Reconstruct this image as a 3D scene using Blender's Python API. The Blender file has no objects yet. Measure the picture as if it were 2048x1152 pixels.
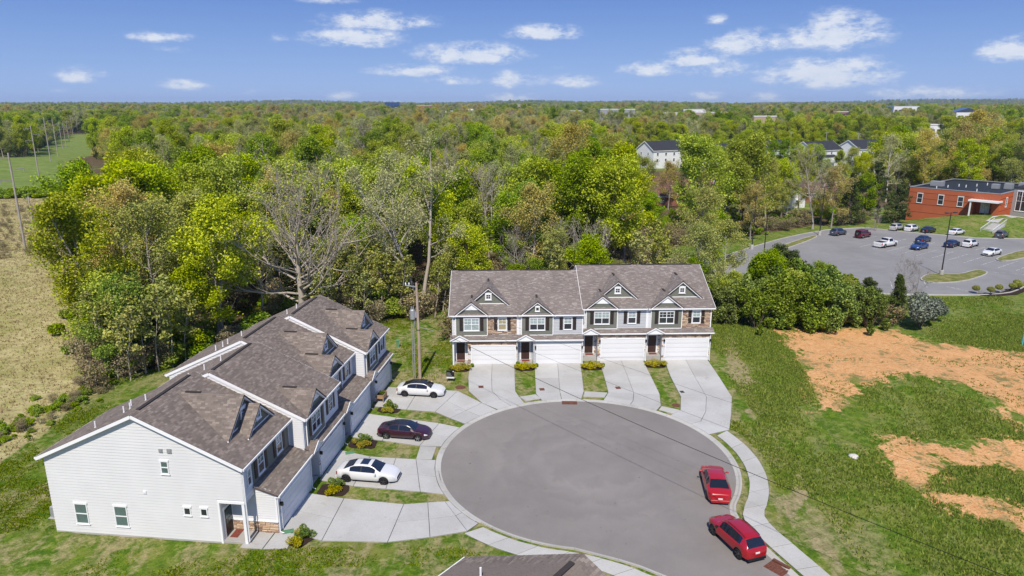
import bpy, math, random
import numpy as np
R = math.radians
C = bpy.context.scene.collection
SC = bpy.context.scene

# ------------------------------------------------------------------ camera
CAM_H, F_PX, TILT = 28.7, 1400.0, math.atan(369 / 1400.0)
cam_d = bpy.data.cameras.new("camera"); cam = bpy.data.objects.new("camera", cam_d); C.objects.link(cam)
cam.location = (0, 0, CAM_H); cam.rotation_euler = (R(90) - TILT, 0, 0)
cam_d.sensor_width = 36; cam_d.lens = 36 * F_PX / 2048; cam_d.clip_start = 0.5; cam_d.clip_end = 40000
SC.camera = cam

# ------------------------------------------------------------------ light and exposure
SUN_AZ, SUN_EL = 5.0, 51.0          # direction the light travels (deg right of +Y), height of the sun
SC.view_settings.view_transform = 'Standard'; SC.view_settings.look = 'None'
SC.view_settings.exposure = 0.12; SC.view_settings.gamma = 1.0; SC.view_settings.use_curve_mapping = False
sl = bpy.data.lights.new("sun", 'SUN'); so = bpy.data.objects.new("sun", sl); C.objects.link(so)
sl.energy = 4.7; sl.angle = R(0.53); sl.color = (1.0, 0.925, 0.81)
so.rotation_euler = (R(90 - SUN_EL), 0, R(-SUN_AZ)); so.location = (0, -60, 120)

def pix_dir(px, py):
    u, v = (px - 1024) / F_PX, (py - 576) / F_PX
    c, s = math.cos(TILT), math.sin(TILT)
    d = np.array([u, c - v * s, -s - v * c]); return d / np.linalg.norm(d)

wd = bpy.data.worlds.new("World"); SC.world = wd; wd.use_nodes = True
nt = wd.node_tree; nt.nodes.clear()
def wn(t, **k):
    n = nt.nodes.new(t)
    for a, b in k.items(): setattr(n, a, b)
    return n
def wmath(op, a, b=None, c=None, clamp=False):
    n = wn('ShaderNodeMath', operation=op, use_clamp=clamp)
    for i, x in enumerate((a, b, c)):
        if x is None: continue
        if isinstance(x, (int, float)): n.inputs[i].default_value = x
        else: nt.links.new(x, n.inputs[i])
    return n.outputs[0]
sky = wn('ShaderNodeTexSky', sky_type='NISHITA', sun_disc=False)
sky.sun_elevation = R(SUN_EL); sky.sun_rotation = R(180 + SUN_AZ)
sky.altitude = 200; sky.air_density = 1.0; sky.dust_density = 0.0; sky.ozone_density = 1.0
tc = wn('ShaderNodeTexCoord'); sep = wn('ShaderNodeSeparateXYZ'); nt.links.new(tc.outputs['Generated'], sep.inputs[0])
az = wmath('ARCTAN2', sep.outputs[0], sep.outputs[1]); el = wmath('ARCSINE', sep.outputs[2])
# the clear spring blue of the photograph laid over the physical sky, paler towards the horizon all round
gr = wn('ShaderNodeValToRGB'); nt.links.new(wmath('DIVIDE', el, math.pi/2), gr.inputs[0])
for p_, c_ in ((0.0, (.27,.45,.86)), (.10, (.20,.385,.88)), (.25, (.15,.32,.86)), (1.0, (.09,.21,.62))):
    e_ = gr.color_ramp.elements[0] if p_ == 0 else (gr.color_ramp.elements[1] if p_ == 1 else gr.color_ramp.elements.new(p_)); e_.color = (*[x*10 for x in c_], 1)
hs = wn('ShaderNodeMix', data_type='RGBA'); hs.inputs[0].default_value = .86; nt.links.new(sky.outputs[0], hs.inputs[6]); nt.links.new(gr.outputs[0], hs.inputs[7])
az = wmath('WRAP', az, R(37.0), R(-37.0))          # the cloud field goes on all round the horizon
cm = wn('ShaderNodeCombineXYZ'); nt.links.new(az, cm.inputs[0]); nt.links.new(el, cm.inputs[1])
def wnoise(sx, sy, detail, rough):
    mp = wn('ShaderNodeVectorMath', operation='MULTIPLY'); mp.inputs[1].default_value = (sx, sy, 1)
    nt.links.new(cm.outputs[0], mp.inputs[0])
    nz = wn('ShaderNodeTexNoise', noise_dimensions='2D'); nz.inputs['Scale'].default_value = 1.0
    nz.inputs['Detail'].default_value = detail; nz.inputs['Roughness'].default_value = rough
    nt.links.new(mp.outputs[0], nz.inputs['Vector']); return nz.outputs['Fac']
n1 = wnoise(26, 60, 9, 0.66); n2 = wnoise(90, 200, 5, 0.6)
CLOUDS = [(318,76,62,13,.62),(345,98,60,12,.3),(160,154,50,15,.8),(70,157,40,8,.25),(370,173,52,12,.7),(115,181,30,8,.35),(500,187,16,8,.5),(556,78,22,11,.45),
 (682,193,32,11,.6),(757,46,100,19,.8),(640,78,45,8,.2),(712,80,84,19,.9),(795,28,26,9,.3),(655,2,60,10,.5),(570,201,40,8,.5),(940,112,100,23,.85),(830,144,80,14,.7),
 (905,163,60,12,.55),(1030,164,52,19,.8),(1090,68,62,17,.85),(1150,164,44,17,.65),(1310,140,70,18,.7),(1385,122,60,20,.85),(1440,142,80,18,.65),(1500,90,76,24,.8),
 (1672,72,92,38,.85),(1432,43,26,12,.6),(1655,152,108,30,1.),(1585,160,60,20,.7),(1535,196,42,12,.65),(1410,193,32,11,.65),(2025,106,75,26,.75),
 (1850,188,130,17,.6),(1790,75,26,8,.25),(1120,135,28,9,.35),(795,206,34,7,.5),(1025,197,50,11,.65),(1830,105,40,12,.18),(1960,75,60,14,.15),(1790,160,60,10,.2)]
acc = None
for cx, cy, wx, wy, dens in CLOUDS:
    d = pix_dir(cx, cy); a = math.atan2(d[0], d[1]); e = math.asin(d[2])
    k = 1.0 / F_PX * math.cos(math.atan((cx - 1024) / F_PX)) ** 2
    sx, sy = 1 / (wx * k), F_PX / wy
    v = wn('ShaderNodeVectorMath', operation='MULTIPLY_ADD'); v.inputs[1].default_value = (sx, sy, 0); v.inputs[2].default_value = (-a * sx, -e * sy, 0); nt.links.new(cm.outputs[0], v.inputs[0])
    w = wn('ShaderNodeVectorMath', operation='MULTIPLY'); w.inputs[1].default_value = (-1, -1.7, 1); nt.links.new(v.outputs[0], w.inputs[0])
    x = wn('ShaderNodeVectorMath', operation='MAXIMUM'); nt.links.new(v.outputs[0], x.inputs[0]); nt.links.new(w.outputs[0], x.inputs[1])
    ln = wn('ShaderNodeVectorMath', operation='LENGTH'); nt.links.new(x.outputs[0], ln.inputs[0])
    m = wmath('MULTIPLY_ADD', ln.outputs['Value'], -dens, 1.75 * dens)
    acc = wmath('MAXIMUM', acc if acc is not None else 0.0, m)
nn = wmath('ADD', wmath('MULTIPLY', wmath('SUBTRACT', n1, 0.5), 2.9), wmath('MULTIPLY', wmath('SUBTRACT', n2, 0.5), 0.8))
raw = wmath('SUBTRACT', wmath('ADD', acc, wmath('MULTIPLY', nn, wmath('MINIMUM', acc, 1.0))), 0.30)
mr = wn('ShaderNodeMapRange', interpolation_type='SMOOTHSTEP'); nt.links.new(raw, mr.inputs[0])
mr.inputs[1].default_value = 0.0; mr.inputs[2].default_value = 1.0; mr.inputs[3].default_value = 0.0; mr.inputs[4].default_value = 0.86
mx = wn('ShaderNodeMix', data_type='RGBA'); nt.links.new(mr.outputs[0], mx.inputs[0]); nt.links.new(hs.outputs[2], mx.inputs[6])
SKY_STRENGTH = 0.092
# cloud bodies: brighter where thick, greyer and bluer in the thin or shaded parts
ccol = wn('ShaderNodeMix', data_type='RGBA'); nt.links.new(n1, ccol.inputs[0]); ccol.inputs[6].default_value = (6.0, 6.9, 8.6, 1); ccol.inputs[7].default_value = (9.4, 9.5, 9.7, 1); nt.links.new(ccol.outputs[2], mx.inputs[7])
bg = wn('ShaderNodeBackground'); bg.inputs[1].default_value = SKY_STRENGTH; nt.links.new(mx.outputs[2], bg.inputs[0])
wd.cycles.sampling_method = 'MANUAL'; wd.cycles.sample_map_resolution = 512
wo = wn('ShaderNodeOutputWorld'); nt.links.new(bg.outputs[0], wo.inputs[0])

# ------------------------------------------------------------------ helpers
def G(px, py, z=0.0):
    """a spot on the ground plane z seen at a pixel of the photograph"""
    d = pix_dir(px, py); t = (z - CAM_H) / d[2]
    return (d[0] * t, d[1] * t)

def tag(o, label=None, cat=None, group=None, kind=None):
    if label: o["label"] = label
    if cat: o["category"] = cat
    if group: o["group"] = group
    if kind: o["kind"] = kind
    return o
def empty(name, loc=(0, 0, 0), rz=0.0):
    o = bpy.data.objects.new(name, None); C.objects.link(o); o.location = loc; o.rotation_euler = (0, 0, rz); o.empty_display_size = 0.5
    return o
def link_obj(name, me, parent=None, mats=None):
    if mats:
        for m in mats: me.materials.append(m)
    o = bpy.data.objects.new(name, me); C.objects.link(o); o.parent = parent
    return o
def mesh_np(name, V, Fc, mat_idx=None, smooth=False):
    V = np.asarray(V, dtype=np.float32); Fc = np.asarray(Fc, dtype=np.int32)
    me = bpy.data.meshes.new(name); nv, (nf, k) = len(V), Fc.shape
    me.vertices.add(nv); me.vertices.foreach_set("co", V.ravel())
    me.loops.add(nf * k); me.loops.foreach_set("vertex_index", Fc.ravel())
    me.polygons.add(nf); me.polygons.foreach_set("loop_start", np.arange(0, nf * k, k, dtype=np.int32))
    if mat_idx is not None: me.polygons.foreach_set("material_index", np.asarray(mat_idx, dtype=np.int32))
    if smooth: me.polygons.foreach_set("use_smooth", np.ones(nf, dtype=bool))
    me.update(calc_edges=True); return me

class MB:
    """collects shapes; build() links them as one mesh object"""
    def __init__(s): s.v, s.f, s.m = [], [], []
    def face(s, pts, m=0):
        b = len(s.v); s.v += [tuple(p) for p in pts]; s.f.append(tuple(range(b, b + len(pts)))); s.m.append(m)
    def quads(s, V, Fc, m=0):
        b = len(s.v); s.v += [tuple(p) for p in V]
        for q in Fc: s.f.append(tuple(i + b for i in q)); s.m.append(m)
    def box(s, x0, x1, y0, y1, z0, z1, m=0):
        V = [(x0,y0,z0),(x1,y0,z0),(x1,y1,z0),(x0,y1,z0),(x0,y0,z1),(x1,y0,z1),(x1,y1,z1),(x0,y1,z1)]
        s.quads(V, [(0,3,2,1),(4,5,6,7),(0,1,5,4),(1,2,6,5),(2,3,7,6),(3,0,4,7)], m)
    def cbox(s, x0, x1, y0, y1, z0, z1, b=0.02, m=0):
        """box with chamfered top edge"""
        V = []
        for (i, z) in ((0, z0), (0, z1 - b), (b, z1)):
            V += [(x0+i,y0+i,z),(x1-i,y0+i,z),(x1-i,y1-i,z),(x0+i,y1-i,z)]
        Fc = [(0,3,2,1),(8,9,10,11)]
        for r in (0, 4):
            for k in range(4): Fc.append((r+k, r+(k+1)%4, r+4+(k+1)%4, r+4+k))
        s.quads(V, Fc, m)
    def prism(s, poly, z0, z1, m=0, b=0.0):
        n = len(poly); V = [(x, y, z0) for x, y in poly]
        if b > 0:
            cx = sum(p[0] for p in poly) / n; cy = sum(p[1] for p in poly) / n
            V += [(x, y, z1 - b) for x, y in poly]
            V += [(x + (cx - x) / max(math.hypot(cx - x, cy - y), .01) * b, y + (cy - y) / max(math.hypot(cx - x, cy - y), .01) * b, z1) for x, y in poly]
            L = 2
        else:
            V += [(x, y, z1) for x, y in poly]; L = 1
        Fc = [tuple(range(L*n, L*n + n)), tuple(reversed(range(n)))]
        for r in range(L):
            for k in range(n): Fc.append((r*n+k, r*n+(k+1) % n, (r+1)*n+(k+1) % n, (r+1)*n+k))
        s.quads(V, Fc, m)
    def extr(s, poly, axis, a0, a1, m=0):
        """poly in the two other axes, extruded along axis ('x' or 'y')"""
        n = len(poly)
        P = (lambda p, a: (a, p[0], p[1])) if axis == 'x' else (lambda p, a: (p[0], a, p[1]))
        V = [P(p, a0) for p in poly] + [P(p, a1) for p in poly]
        Fc = [tuple(range(n)), tuple(reversed(range(n, 2*n)))] + [(k, n+k, n+(k+1) % n, (k+1) % n) for k in range(n)]
        s.quads(V, Fc, m)
    def beam(s, p0, p1, w, h, m=0, up=(0, 0, 1)):
        p0, p1, up = np.array(p0, float), np.array(p1, float), np.array(up, float)
        d = p1 - p0; d /= np.linalg.norm(d); sd = np.cross(d, up)
        if np.linalg.norm(sd) < 1e-4: sd = np.cross(d, (1, 0, 0))
        sd /= np.linalg.norm(sd); u = np.cross(sd, d)
        V = [p + sd*a*w/2 + u*b*h/2 for p in (p0, p1) for a, b in ((-1,-1),(1,-1),(1,1),(-1,1))]
        s.quads(V, [(0,3,2,1),(4,5,6,7),(0,1,5,4),(1,2,6,5),(2,3,7,6),(3,0,4,7)], m)
    def tube(s, pts, rad, n=8, m=0, cap=True):
        V, Fc = tube_np(pts, rad, n); s.quads(V, Fc, m)
        if cap:
            s.face([V[k] for k in range(n)][::-1], m); s.face([V[-n + k] for k in range(n)], m)
    def slab(s, o, eu, ev, th, m=0):
        """parallelogram slab: corner o, edges eu, ev, thickness th below"""
        o, eu, ev = np.array(o, float), np.array(eu, float), np.array(ev, float)
        nn = np.cross(eu, ev); nn /= np.linalg.norm(nn)
        if nn[2] < 0: nn = -nn
        T = [o, o+eu, o+eu+ev, o+ev]; V = [p - nn*th for p in T] + T
        s.quads(V, [(0,3,2,1),(4,5,6,7),(0,1,5,4),(1,2,6,5),(2,3,7,6),(3,0,4,7)], m)
    def build(s, name, mats, parent=None, smooth=False):
        if not isinstance(mats, (list, tuple)): mats = [mats]
        me = bpy.data.meshes.new(name); me.from_pydata(s.v, [], s.f)
        if any(s.m): me.polygons.foreach_set("material_index", s.m)
        if smooth: me.polygons.foreach_set("use_smooth", [True]*len(s.f))
        me.update(); return link_obj(name, me, parent, mats)

def tube_np(pts, rad, n=6):
    P = np.asarray(pts, float); k = len(P); rad = np.broadcast_to(np.asarray(rad, float), (k,))
    T = np.gradient(P, axis=0); T /= np.linalg.norm(T, axis=1)[:, None] + 1e-9
    ref = np.array([1., 0, 0]) if abs(T[0][0]) < .8 else np.array([0, 1., 0])
    V = []
    for i in range(k):
        a = ref - T[i]*np.dot(ref, T[i]); a /= np.linalg.norm(a) + 1e-9; b = np.cross(T[i], a); ref = a
        th = np.arange(n) * 2*math.pi/n
        V.append(P[i] + rad[i]*(np.cos(th)[:, None]*a + np.sin(th)[:, None]*b))
    V = np.concatenate(V); Fc = [(r*n+j, r*n+(j+1) % n, (r+1)*n+(j+1) % n, (r+1)*n+j) for r in range(k-1) for j in range(n)]
    return V, Fc

# ------------------------------------------------------------------ materials
MATS = {}
class NB:
    """small node builder"""
    def __init__(s, name):
        s.mat = bpy.data.materials.new(name); s.mat.use_nodes = True; s.t = s.mat.node_tree
        s.bsdf = s.t.nodes['Principled BSDF']; s.out = s.t.nodes['Material Output']; MATS[name] = s.mat
    def n(s, t, **k):
        q = s.t.nodes.new(t)
        for a, b in k.items(): setattr(q, a, b)
        return q
    def put(s, sock, x):
        if x is None: return
        if isinstance(x, (int, float)): sock.default_value = x
        elif isinstance(x, (tuple, list)): sock.default_value = (*x, 1) if len(x) == 3 and len(sock.default_value) == 4 else x
        else: s.t.links.new(x, sock)
    def math(s, op, a, b=None, c=None, clamp=False):
        q = s.n('ShaderNodeMath', operation=op, use_clamp=clamp)
        for i, x in enumerate((a, b, c)): s.put(q.inputs[i], x)
        return q.outputs[0]
    def mix(s, f, a, b, blend='MIX'):
        q = s.n('ShaderNodeMix', data_type='RGBA', blend_type=blend); s.put(q.inputs[0], f); s.put(q.inputs[6], a); s.put(q.inputs[7], b); return q.outputs[2]
    def ramp(s, f, stops, interp='LINEAR'):
        q = s.n('ShaderNodeValToRGB'); s.put(q.inputs[0], f); r = q.color_ramp; r.interpolation = interp
        while len(r.elements) < len(stops): r.elements.new(.5)
        for e_, (p, c) in zip(r.elements, stops): e_.position = p; e_.color = (*c, 1) if len(c) == 3 else c
        return q.outputs[0]
    def pos(s): return s.n('ShaderNodeNewGeometry').outputs['Position']
    def island(s): return s.n('ShaderNodeNewGeometry').outputs['Random Per Island']
    def obj(s): return s.n('ShaderNodeTexCoord').outputs['Object']
    def rnd(s): return s.n('ShaderNodeObjectInfo').outputs['Random']
    def scale(s, v, k):
        q = s.n('ShaderNodeVectorMath', operation='MULTIPLY'); s.put(q.inputs[0], v); q.inputs[1].default_value = k if isinstance(k, tuple) else (k, k, k); return q.outputs[0]
    def noise(s, v, sc, detail=3, rough=.55, dist=0.0):
        q = s.n('ShaderNodeTexNoise'); s.put(q.inputs['Vector'], v); q.inputs['Scale'].default_value = sc
        q.inputs['Detail'].default_value = detail; q.inputs['Roughness'].default_value = rough; q.inputs['Distortion'].default_value = dist; return q.outputs['Fac']
    def rng(s, x, a, b, c=0., d=1., smooth=True):
        q = s.n('ShaderNodeMapRange', interpolation_type='SMOOTHSTEP' if smooth else 'LINEAR'); s.put(q.inputs[0], x)
        for i, y in enumerate((a, b, c, d)): q.inputs[i+1].default_value = y
        return q.outputs[0]
    def attr(s, name): return s.n('ShaderNodeAttribute', attribute_name=name).outputs['Fac']
    def bump(s, h, strength=.3, dist=.05):
        q = s.n('ShaderNodeBump'); q.inputs['Strength'].default_value = strength; q.inputs['Distance'].default_value = dist; s.put(q.inputs['Height'], h)
        s.t.links.new(q.outputs[0], s.bsdf.inputs['Normal']); return q.outputs[0]
    def hsv(s, c, h=.5, sat=1., v=1.):
        q = s.n('ShaderNodeHueSaturation'); s.put(q.inputs['Color'], c); s.put(q.inputs['Hue'], h); s.put(q.inputs['Saturation'], sat); s.put(q.inputs['Value'], v); return q.outputs[0]
    def done(s, col=None, rough=None, spec=None, metal=None, **k):
        s.put(s.bsdf.inputs['Base Color'], col); s.put(s.bsdf.inputs['Roughness'], rough); s.put(s.bsdf.inputs['Specular IOR Level'], spec); s.put(s.bsdf.inputs['Metallic'], metal)
        for a, b in k.items(): s.put(s.bsdf.inputs[a.replace('_', ' ')], b)
        return s.mat

def plain(name, col, rough=.6, spec=.3, metal=0., var=.08, nsc=6., coat=0.):
    b = NB(name); p = b.obj(); n = b.noise(p, nsc, 4)
    c = b.hsv(col, .5, 1., b.rng(n, .3, .7, 1-var, 1+var, False))
    b.done(c, b.rng(n, .3, .7, rough*.92, min(1, rough*1.08), False), spec, metal)
    if coat: b.bsdf.inputs['Coat Weight'].default_value = coat; b.bsdf.inputs['Coat Roughness'].default_value = .04
    return b.mat
def island_mat(name, cols, rough=.85, spec=.2, grain=18., gvar=.12, bump=.25):
    b = NB(name); r = b.island(); n = len(cols)
    c = b.ramp(r, [(i / n, x) for i, x in enumerate(cols)], 'CONSTANT'); g = b.noise(b.obj(), grain, 4)
    big = b.noise(b.obj(), .35, 3)
    c = b.hsv(c, .5, 1., b.math('MULTIPLY', b.rng(g, .25, .75, 1-gvar, 1+gvar, False), b.rng(big, .3, .7, .9, 1.1, False)))
    b.bump(g, bump, .02); return b.done(c, rough, spec)

plain('siding_white', (.64, .64, .645), .5, .35, var=.03, nsc=.6)
plain('siding_grey', (.44, .455, .47), .55, .3, var=.04, nsc=.6)
plain('siding_green', (.158, .166, .135), .6, .3, var=.06, nsc=1.2)
plain('trim', (.80, .805, .81), .45, .4, var=.03, nsc=.8)
plain('garage_white', (.69, .695, .70), .4, .4, var=.02, nsc=.5)
plain('shutter', (.030, .022, .020), .5, .35, var=.15)
plain('door_brown', (.055, .030, .024), .45, .4, var=.15)
plain('door_black', (.016, .015, .015), .4, .4)
plain('pane_dark', (.030, .036, .042), .06, .6, var=.3, nsc=1.)
plain('pane_blind', (.30, .37, .37), .10, .6, var=.12, nsc=2.)
plain('pane_green', (.10, .15, .14), .08, .6, var=.15, nsc=1.)
plain('curtain_yellow', (.33, .29, .17), .4, .3)
plain('metal_white', (.75, .76, .77), .4, .4)
plain('metal_grey', (.35, .36, .37), .45, .4, .3)
plain('metal_dark', (.035, .033, .032), .45, .4, .2)
plain('iron_rust', (.14, .055, .035), .75, .3, var=.3, nsc=9)
plain('rubber', (.018, .018, .019), .8, .2)
plain('black_trim', (.014, .014, .016), .45, .35)
plain('rim', (.42, .43, .45), .3, .5, .8)
plain('rim_dark', (.09, .09, .1), .3, .5, .7)
plain('car_glass', (.010, .013, .022), .04, .8, var=.1)
plain('lamp_glass', (.62, .64, .66), .12, .6)
plain('tail_red', (.32, .012, .012), .18, .6)
plain('plate', (.7, .71, .72), .4, .3)
plain('mulch', (.040, .026, .020), .95, .1, var=.5, nsc=30)
plain('joint_bed', (.10, .095, .09), .95, .1, var=.2)
plain('wood_planter', (.36, .23, .12), .7, .2, var=.2)
plain('mat_red', (.20, .06, .045), .95, .05, var=.2)
plain('plastic_green', (.10, .24, .13), .5, .3)
plain('plastic_teal', (.10, .42, .42), .5, .3)
plain('yellow_marker', (.65, .48, .06), .5, .3)
plain('wire_black', (.012, .012, .013), .6, .2)
plain('rock_pale', (.55, .53, .50), .9, .1, var=.2)
plain('fascia_shade', (.55, .57, .60), .5, .3)
island_mat('stone', [(0.415,0.286,0.188),(0.525,0.381,0.255),(0.354,0.231,0.150),(0.586,0.462,0.330),(0.244,0.156,0.112),(0.476,0.347,0.232),(0.561,0.422,0.285),(0.305,0.211,0.150)], .9, .15, 9, .2, .5)
island_mat('shingle', [(0.180,0.150,0.129),(0.206,0.171,0.146),(0.168,0.140,0.121),(0.233,0.194,0.165),(0.193,0.159,0.138),(0.158,0.131,0.114),(0.260,0.220,0.188),(0.201,0.166,0.143)], .92, .12, 30, .15, .3)
island_mat('shingle_ash', [(0.202,0.172,0.157),(0.221,0.190,0.171),(0.192,0.165,0.149),(0.241,0.207,0.187),(0.211,0.180,0.164),(0.186,0.158,0.144),(0.287,0.255,0.233),(0.214,0.182,0.166)], .92, .12, 30, .15, .3)
plain('roof_deck', (.105, .083, .074), .92, .1, var=.2, nsc=3)
plain('ridge_vent', (.050, .044, .042), .9, .1)
plain('roof_dark', (.035, .037, .045), .85, .2, var=.2, nsc=2)
plain('roof_brown', (.14, .075, .058), .9, .15, var=.25, nsc=2)
plain('wall_far_white', (.72, .725, .73), .7, .2, var=.05)
plain('wall_far_brick', (.26, .115, .08), .85, .15, var=.15)
plain('wall_far_tan', (.40, .31, .22), .85, .15, var=.1)
plain('membrane', (.022, .026, .032), .7, .3, var=.3, nsc=.6)
b = NB('orange_brick'); p = b.obj()
br = b.n('ShaderNodeTexBrick'); b.put(br.inputs['Vector'], b.scale(p, (1, 1, 1))); br.inputs['Scale'].default_value = 4.0
br.inputs['Color1'].default_value = (.52, .115, .040, 1); br.inputs['Color2'].default_value = (.46, .098, .034, 1); br.inputs['Mortar'].default_value = (.40, .11, .05, 1)
b.done(b.hsv(br.outputs[0], .5, 1., b.rng(b.noise(p, .4, 4), .3, .7, .92, 1.08, False)), .85, .15)
plain('brick_dark_band', (.10, .026, .014), .85, .15)
b = NB('wood_pole'); p = b.obj(); n = b.noise(b.scale(p, (6, 6, .5)), 2.2, 5, .65)
b.bump(n, .5, .02); b.done(b.ramp(n, [(.25, (.24,.165,.12)), (.55, (.42,.33,.26)), (.8, (.56,.49,.42))]), .9, .15)
b = NB('wood_pole_grey'); p = b.obj(); n = b.noise(b.scale(p, (6, 6, .5)), 2.2, 5, .65)
b.bump(n, .5, .02); b.done(b.ramp(n, [(.25, (.22,.19,.165)), (.55, (.36,.33,.30)), (.8, (.48,.45,.42))]), .9, .15)
def bark(name, c0, c1):
    b = NB(name); p = b.obj(); n = b.noise(b.scale(p, (3, 3, .8)), 2.5, 5, .65); r = b.rnd()
    c = b.mix(n, c0, c1); b.bump(n, .6, .03)
    b.done(b.hsv(c, .5, 1., b.rng(r, 0, 1, .75, 1.2, False)), .95, .1)
bark('bark_grey', (.20,.17,.145), (.45,.41,.37)); bark('bark_brown', (.10,.075,.055), (.24,.19,.15)); bark('bark_pale', (.29,.245,.20), (.58,.52,.45))
def leaf(name, dark, light, alt, trans=.30, hue=(.482, .503)):
    b = NB(name); r = b.island(); o = b.rnd()
    c = b.ramp(r, [(0, tuple(x*.6 for x in dark)), (.3, dark), (.55, light), (.85, alt), (1, light)])
    c = b.hsv(c, b.rng(o, 0, 1, *hue, False), b.rng(b.math('FRACT', b.math('MULTIPLY', o, 7.31)), 0, 1, .94, 1.14, False), b.rng(b.math('FRACT', b.math('MULTIPLY', o, 13.7)), 0, 1, .86, 1.26, False))
    d = b.n('ShaderNodeBsdfDiffuse'); t = b.n('ShaderNodeBsdfTranslucent'); m = b.n('ShaderNodeMixShader'); m.inputs[0].default_value = trans
    b.put(d.inputs[0], c); b.put(t.inputs[0], c); b.t.links.new(d.outputs[0], m.inputs[1]); b.t.links.new(t.outputs[0], m.inputs[2])
    b.t.nodes.remove(b.bsdf); b.t.links.new(m.outputs[0], b.out.inputs[0])
leaf('leaf_lime', (.26,.345,.025), (.43,.53,.042), (.54,.59,.09))
leaf('leaf_mid', (.15,.25,.02), (.27,.40,.035), (.37,.47,.07))
leaf('leaf_pale', (.34,.37,.15), (.48,.51,.22), (.56,.56,.28))
leaf('leaf_gold', (.42,.335,.11), (.60,.485,.165), (.54,.50,.155), .30, (.495, .512))
leaf('leaf_olive', (.26,.29,.07), (.41,.435,.11), (.48,.46,.155), .30, (.492, .51))
leaf('leaf_dark', (.055,.085,.026), (.10,.14,.042), (.15,.18,.065), .25)
leaf('leaf_privet', (.10,.16,.028), (.20,.285,.05), (.36,.44,.11), .3)
leaf('leaf_silver', (.16,.19,.14), (.24,.28,.215), (.31,.34,.27), .2)
leaf('leaf_yellow', (.36,.32,.02), (.58,.51,.03), (.44,.46,.035), .3)
leaf('leaf_box', (.09,.16,.018), (.19,.29,.03), (.27,.36,.045), .3)
leaf('twig', (.16,.125,.095), (.26,.215,.17), (.33,.28,.23), .0)
leaf('grass_blade', (.14,.215,.018), (.22,.305,.028), (.36,.39,.075), .4)
leaf('straw_blade', (.34,.28,.125), (.46,.385,.19), (.52,.44,.23), .3)
leaf('brush', (.26,.21,.13), (.40,.34,.20), (.30,.31,.12), .25)
def paint(name, col, metal=0.):
    b = NB(name); n = b.noise(b.obj(), 40., 2); b.done(b.hsv(col, .5, 1., b.rng(n, .3, .7, .97, 1.03, False)), .28, .5, metal)
    b.bsdf.inputs['Coat Weight'].default_value = .6; b.bsdf.inputs['Coat Roughness'].default_value = .05
paint('paint_white', (.66, .665, .67)); paint('paint_red', (.36, .006, .012)); paint('paint_red_suv', (.32, .004, .012)); paint('paint_maroon', (.036, .006, .018))
paint('paint_black', (.010, .010, .013)); paint('paint_navy', (.012, .018, .055)); paint('paint_blue', (.018, .05, .17)); paint('paint_slate', (.05, .065, .10))
paint('paint_silver', (.42, .42, .40)); paint('paint_grey', (.06, .065, .075)); paint('paint_wine', (.12, .008, .022))

def concrete(name, base, stain=.12):
    b = NB(name); p = b.pos(); a = b.noise(p, .28, 5, .6); f = b.noise(p, 9., 4, .7); s2 = b.noise(p, 1.3, 5, .65, .6); o = b.rnd()
    c = b.mix(b.rng(a, .35, .7), base, tuple(x*y for x, y in zip(base, (.86, .85, .83))))
    c = b.mix(b.math('MULTIPLY', b.rng(s2, .58, .74), stain*4), c, tuple(x*y for x, y in zip(base, (.66, .60, .52))))
    c = b.hsv(c, .5, 1., b.math('MULTIPLY', b.rng(f, .3, .7, .93, 1.07, False), b.rng(o, 0, 1, .93, 1.06, False)))
    b.bump(f, .12, .01); b.done(c, .9, .2)
concrete('concrete', (.455, .452, .438)); concrete('kerb_concrete', (.45, .44, .41), .2); concrete('walk_concrete', (.46, .455, .43), .08); concrete('slab_old', (.40, .385, .36), .2)
def asphalt(name, base, swirl=True):
    b = NB(name); p = b.pos(); f = b.noise(p, 22., 3, .7); l = b.noise(p, .12, 4, .55); sp = b.noise(p, .55, 5, .6, .4)
    c = b.hsv(base, .5, 1., b.math('MULTIPLY', b.rng(f, .25, .75, .88, 1.12, False), b.rng(l, .3, .7, .90, 1.10, False)))
    c = b.hsv(c, .5, 1., b.rng(sp, .3, .7, .94, 1.06, False))
    if swirl:      # tyre polish left by cars turning round the bulb
        q = b.n('ShaderNodeVectorMath', operation='SUBTRACT'); b.put(q.inputs[0], p); q.inputs[1].default_value = (6.6, 52.0, 0)
        ln = b.n('ShaderNodeVectorMath', operation='LENGTH'); b.put(ln.inputs[0], q.outputs[0]); rad = b.math('ADD', ln.outputs['Value'], b.math('MULTIPLY', sp, 4.5))
        w = b.math('SINE', b.math('MULTIPLY', rad, 3.1)); w2 = b.math('SINE', b.math('MULTIPLY', rad, 1.27))
        k = b.math('MULTIPLY', b.math('ADD', w, w2), b.rng(rad, 3.5, 7.0)); k = b.math('MULTIPLY', k, b.rng(rad, 12.5, 9.0))
        c = b.hsv(c, .5, 1., b.rng(b.math('MULTIPLY', k, b.rng(l, .3, .6)), -1.6, 1.6, .925, 1.055, False))
    spots = b.math('MULTIPLY', b.rng(b.noise(p, 3.6, 3, .6), .66, .70), b.rng(b.noise(p, .35, 3, .6), .50, .62)); c = b.mix(b.math('MULTIPLY', spots, .7), c, (.05, .046, .045))
    b.bump(f, .25, .01); b.done(c, .88, .2)
asphalt('asphalt', (.224, .206, .192)); asphalt('asphalt_lot', (.235, .230, .228), False)

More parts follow.
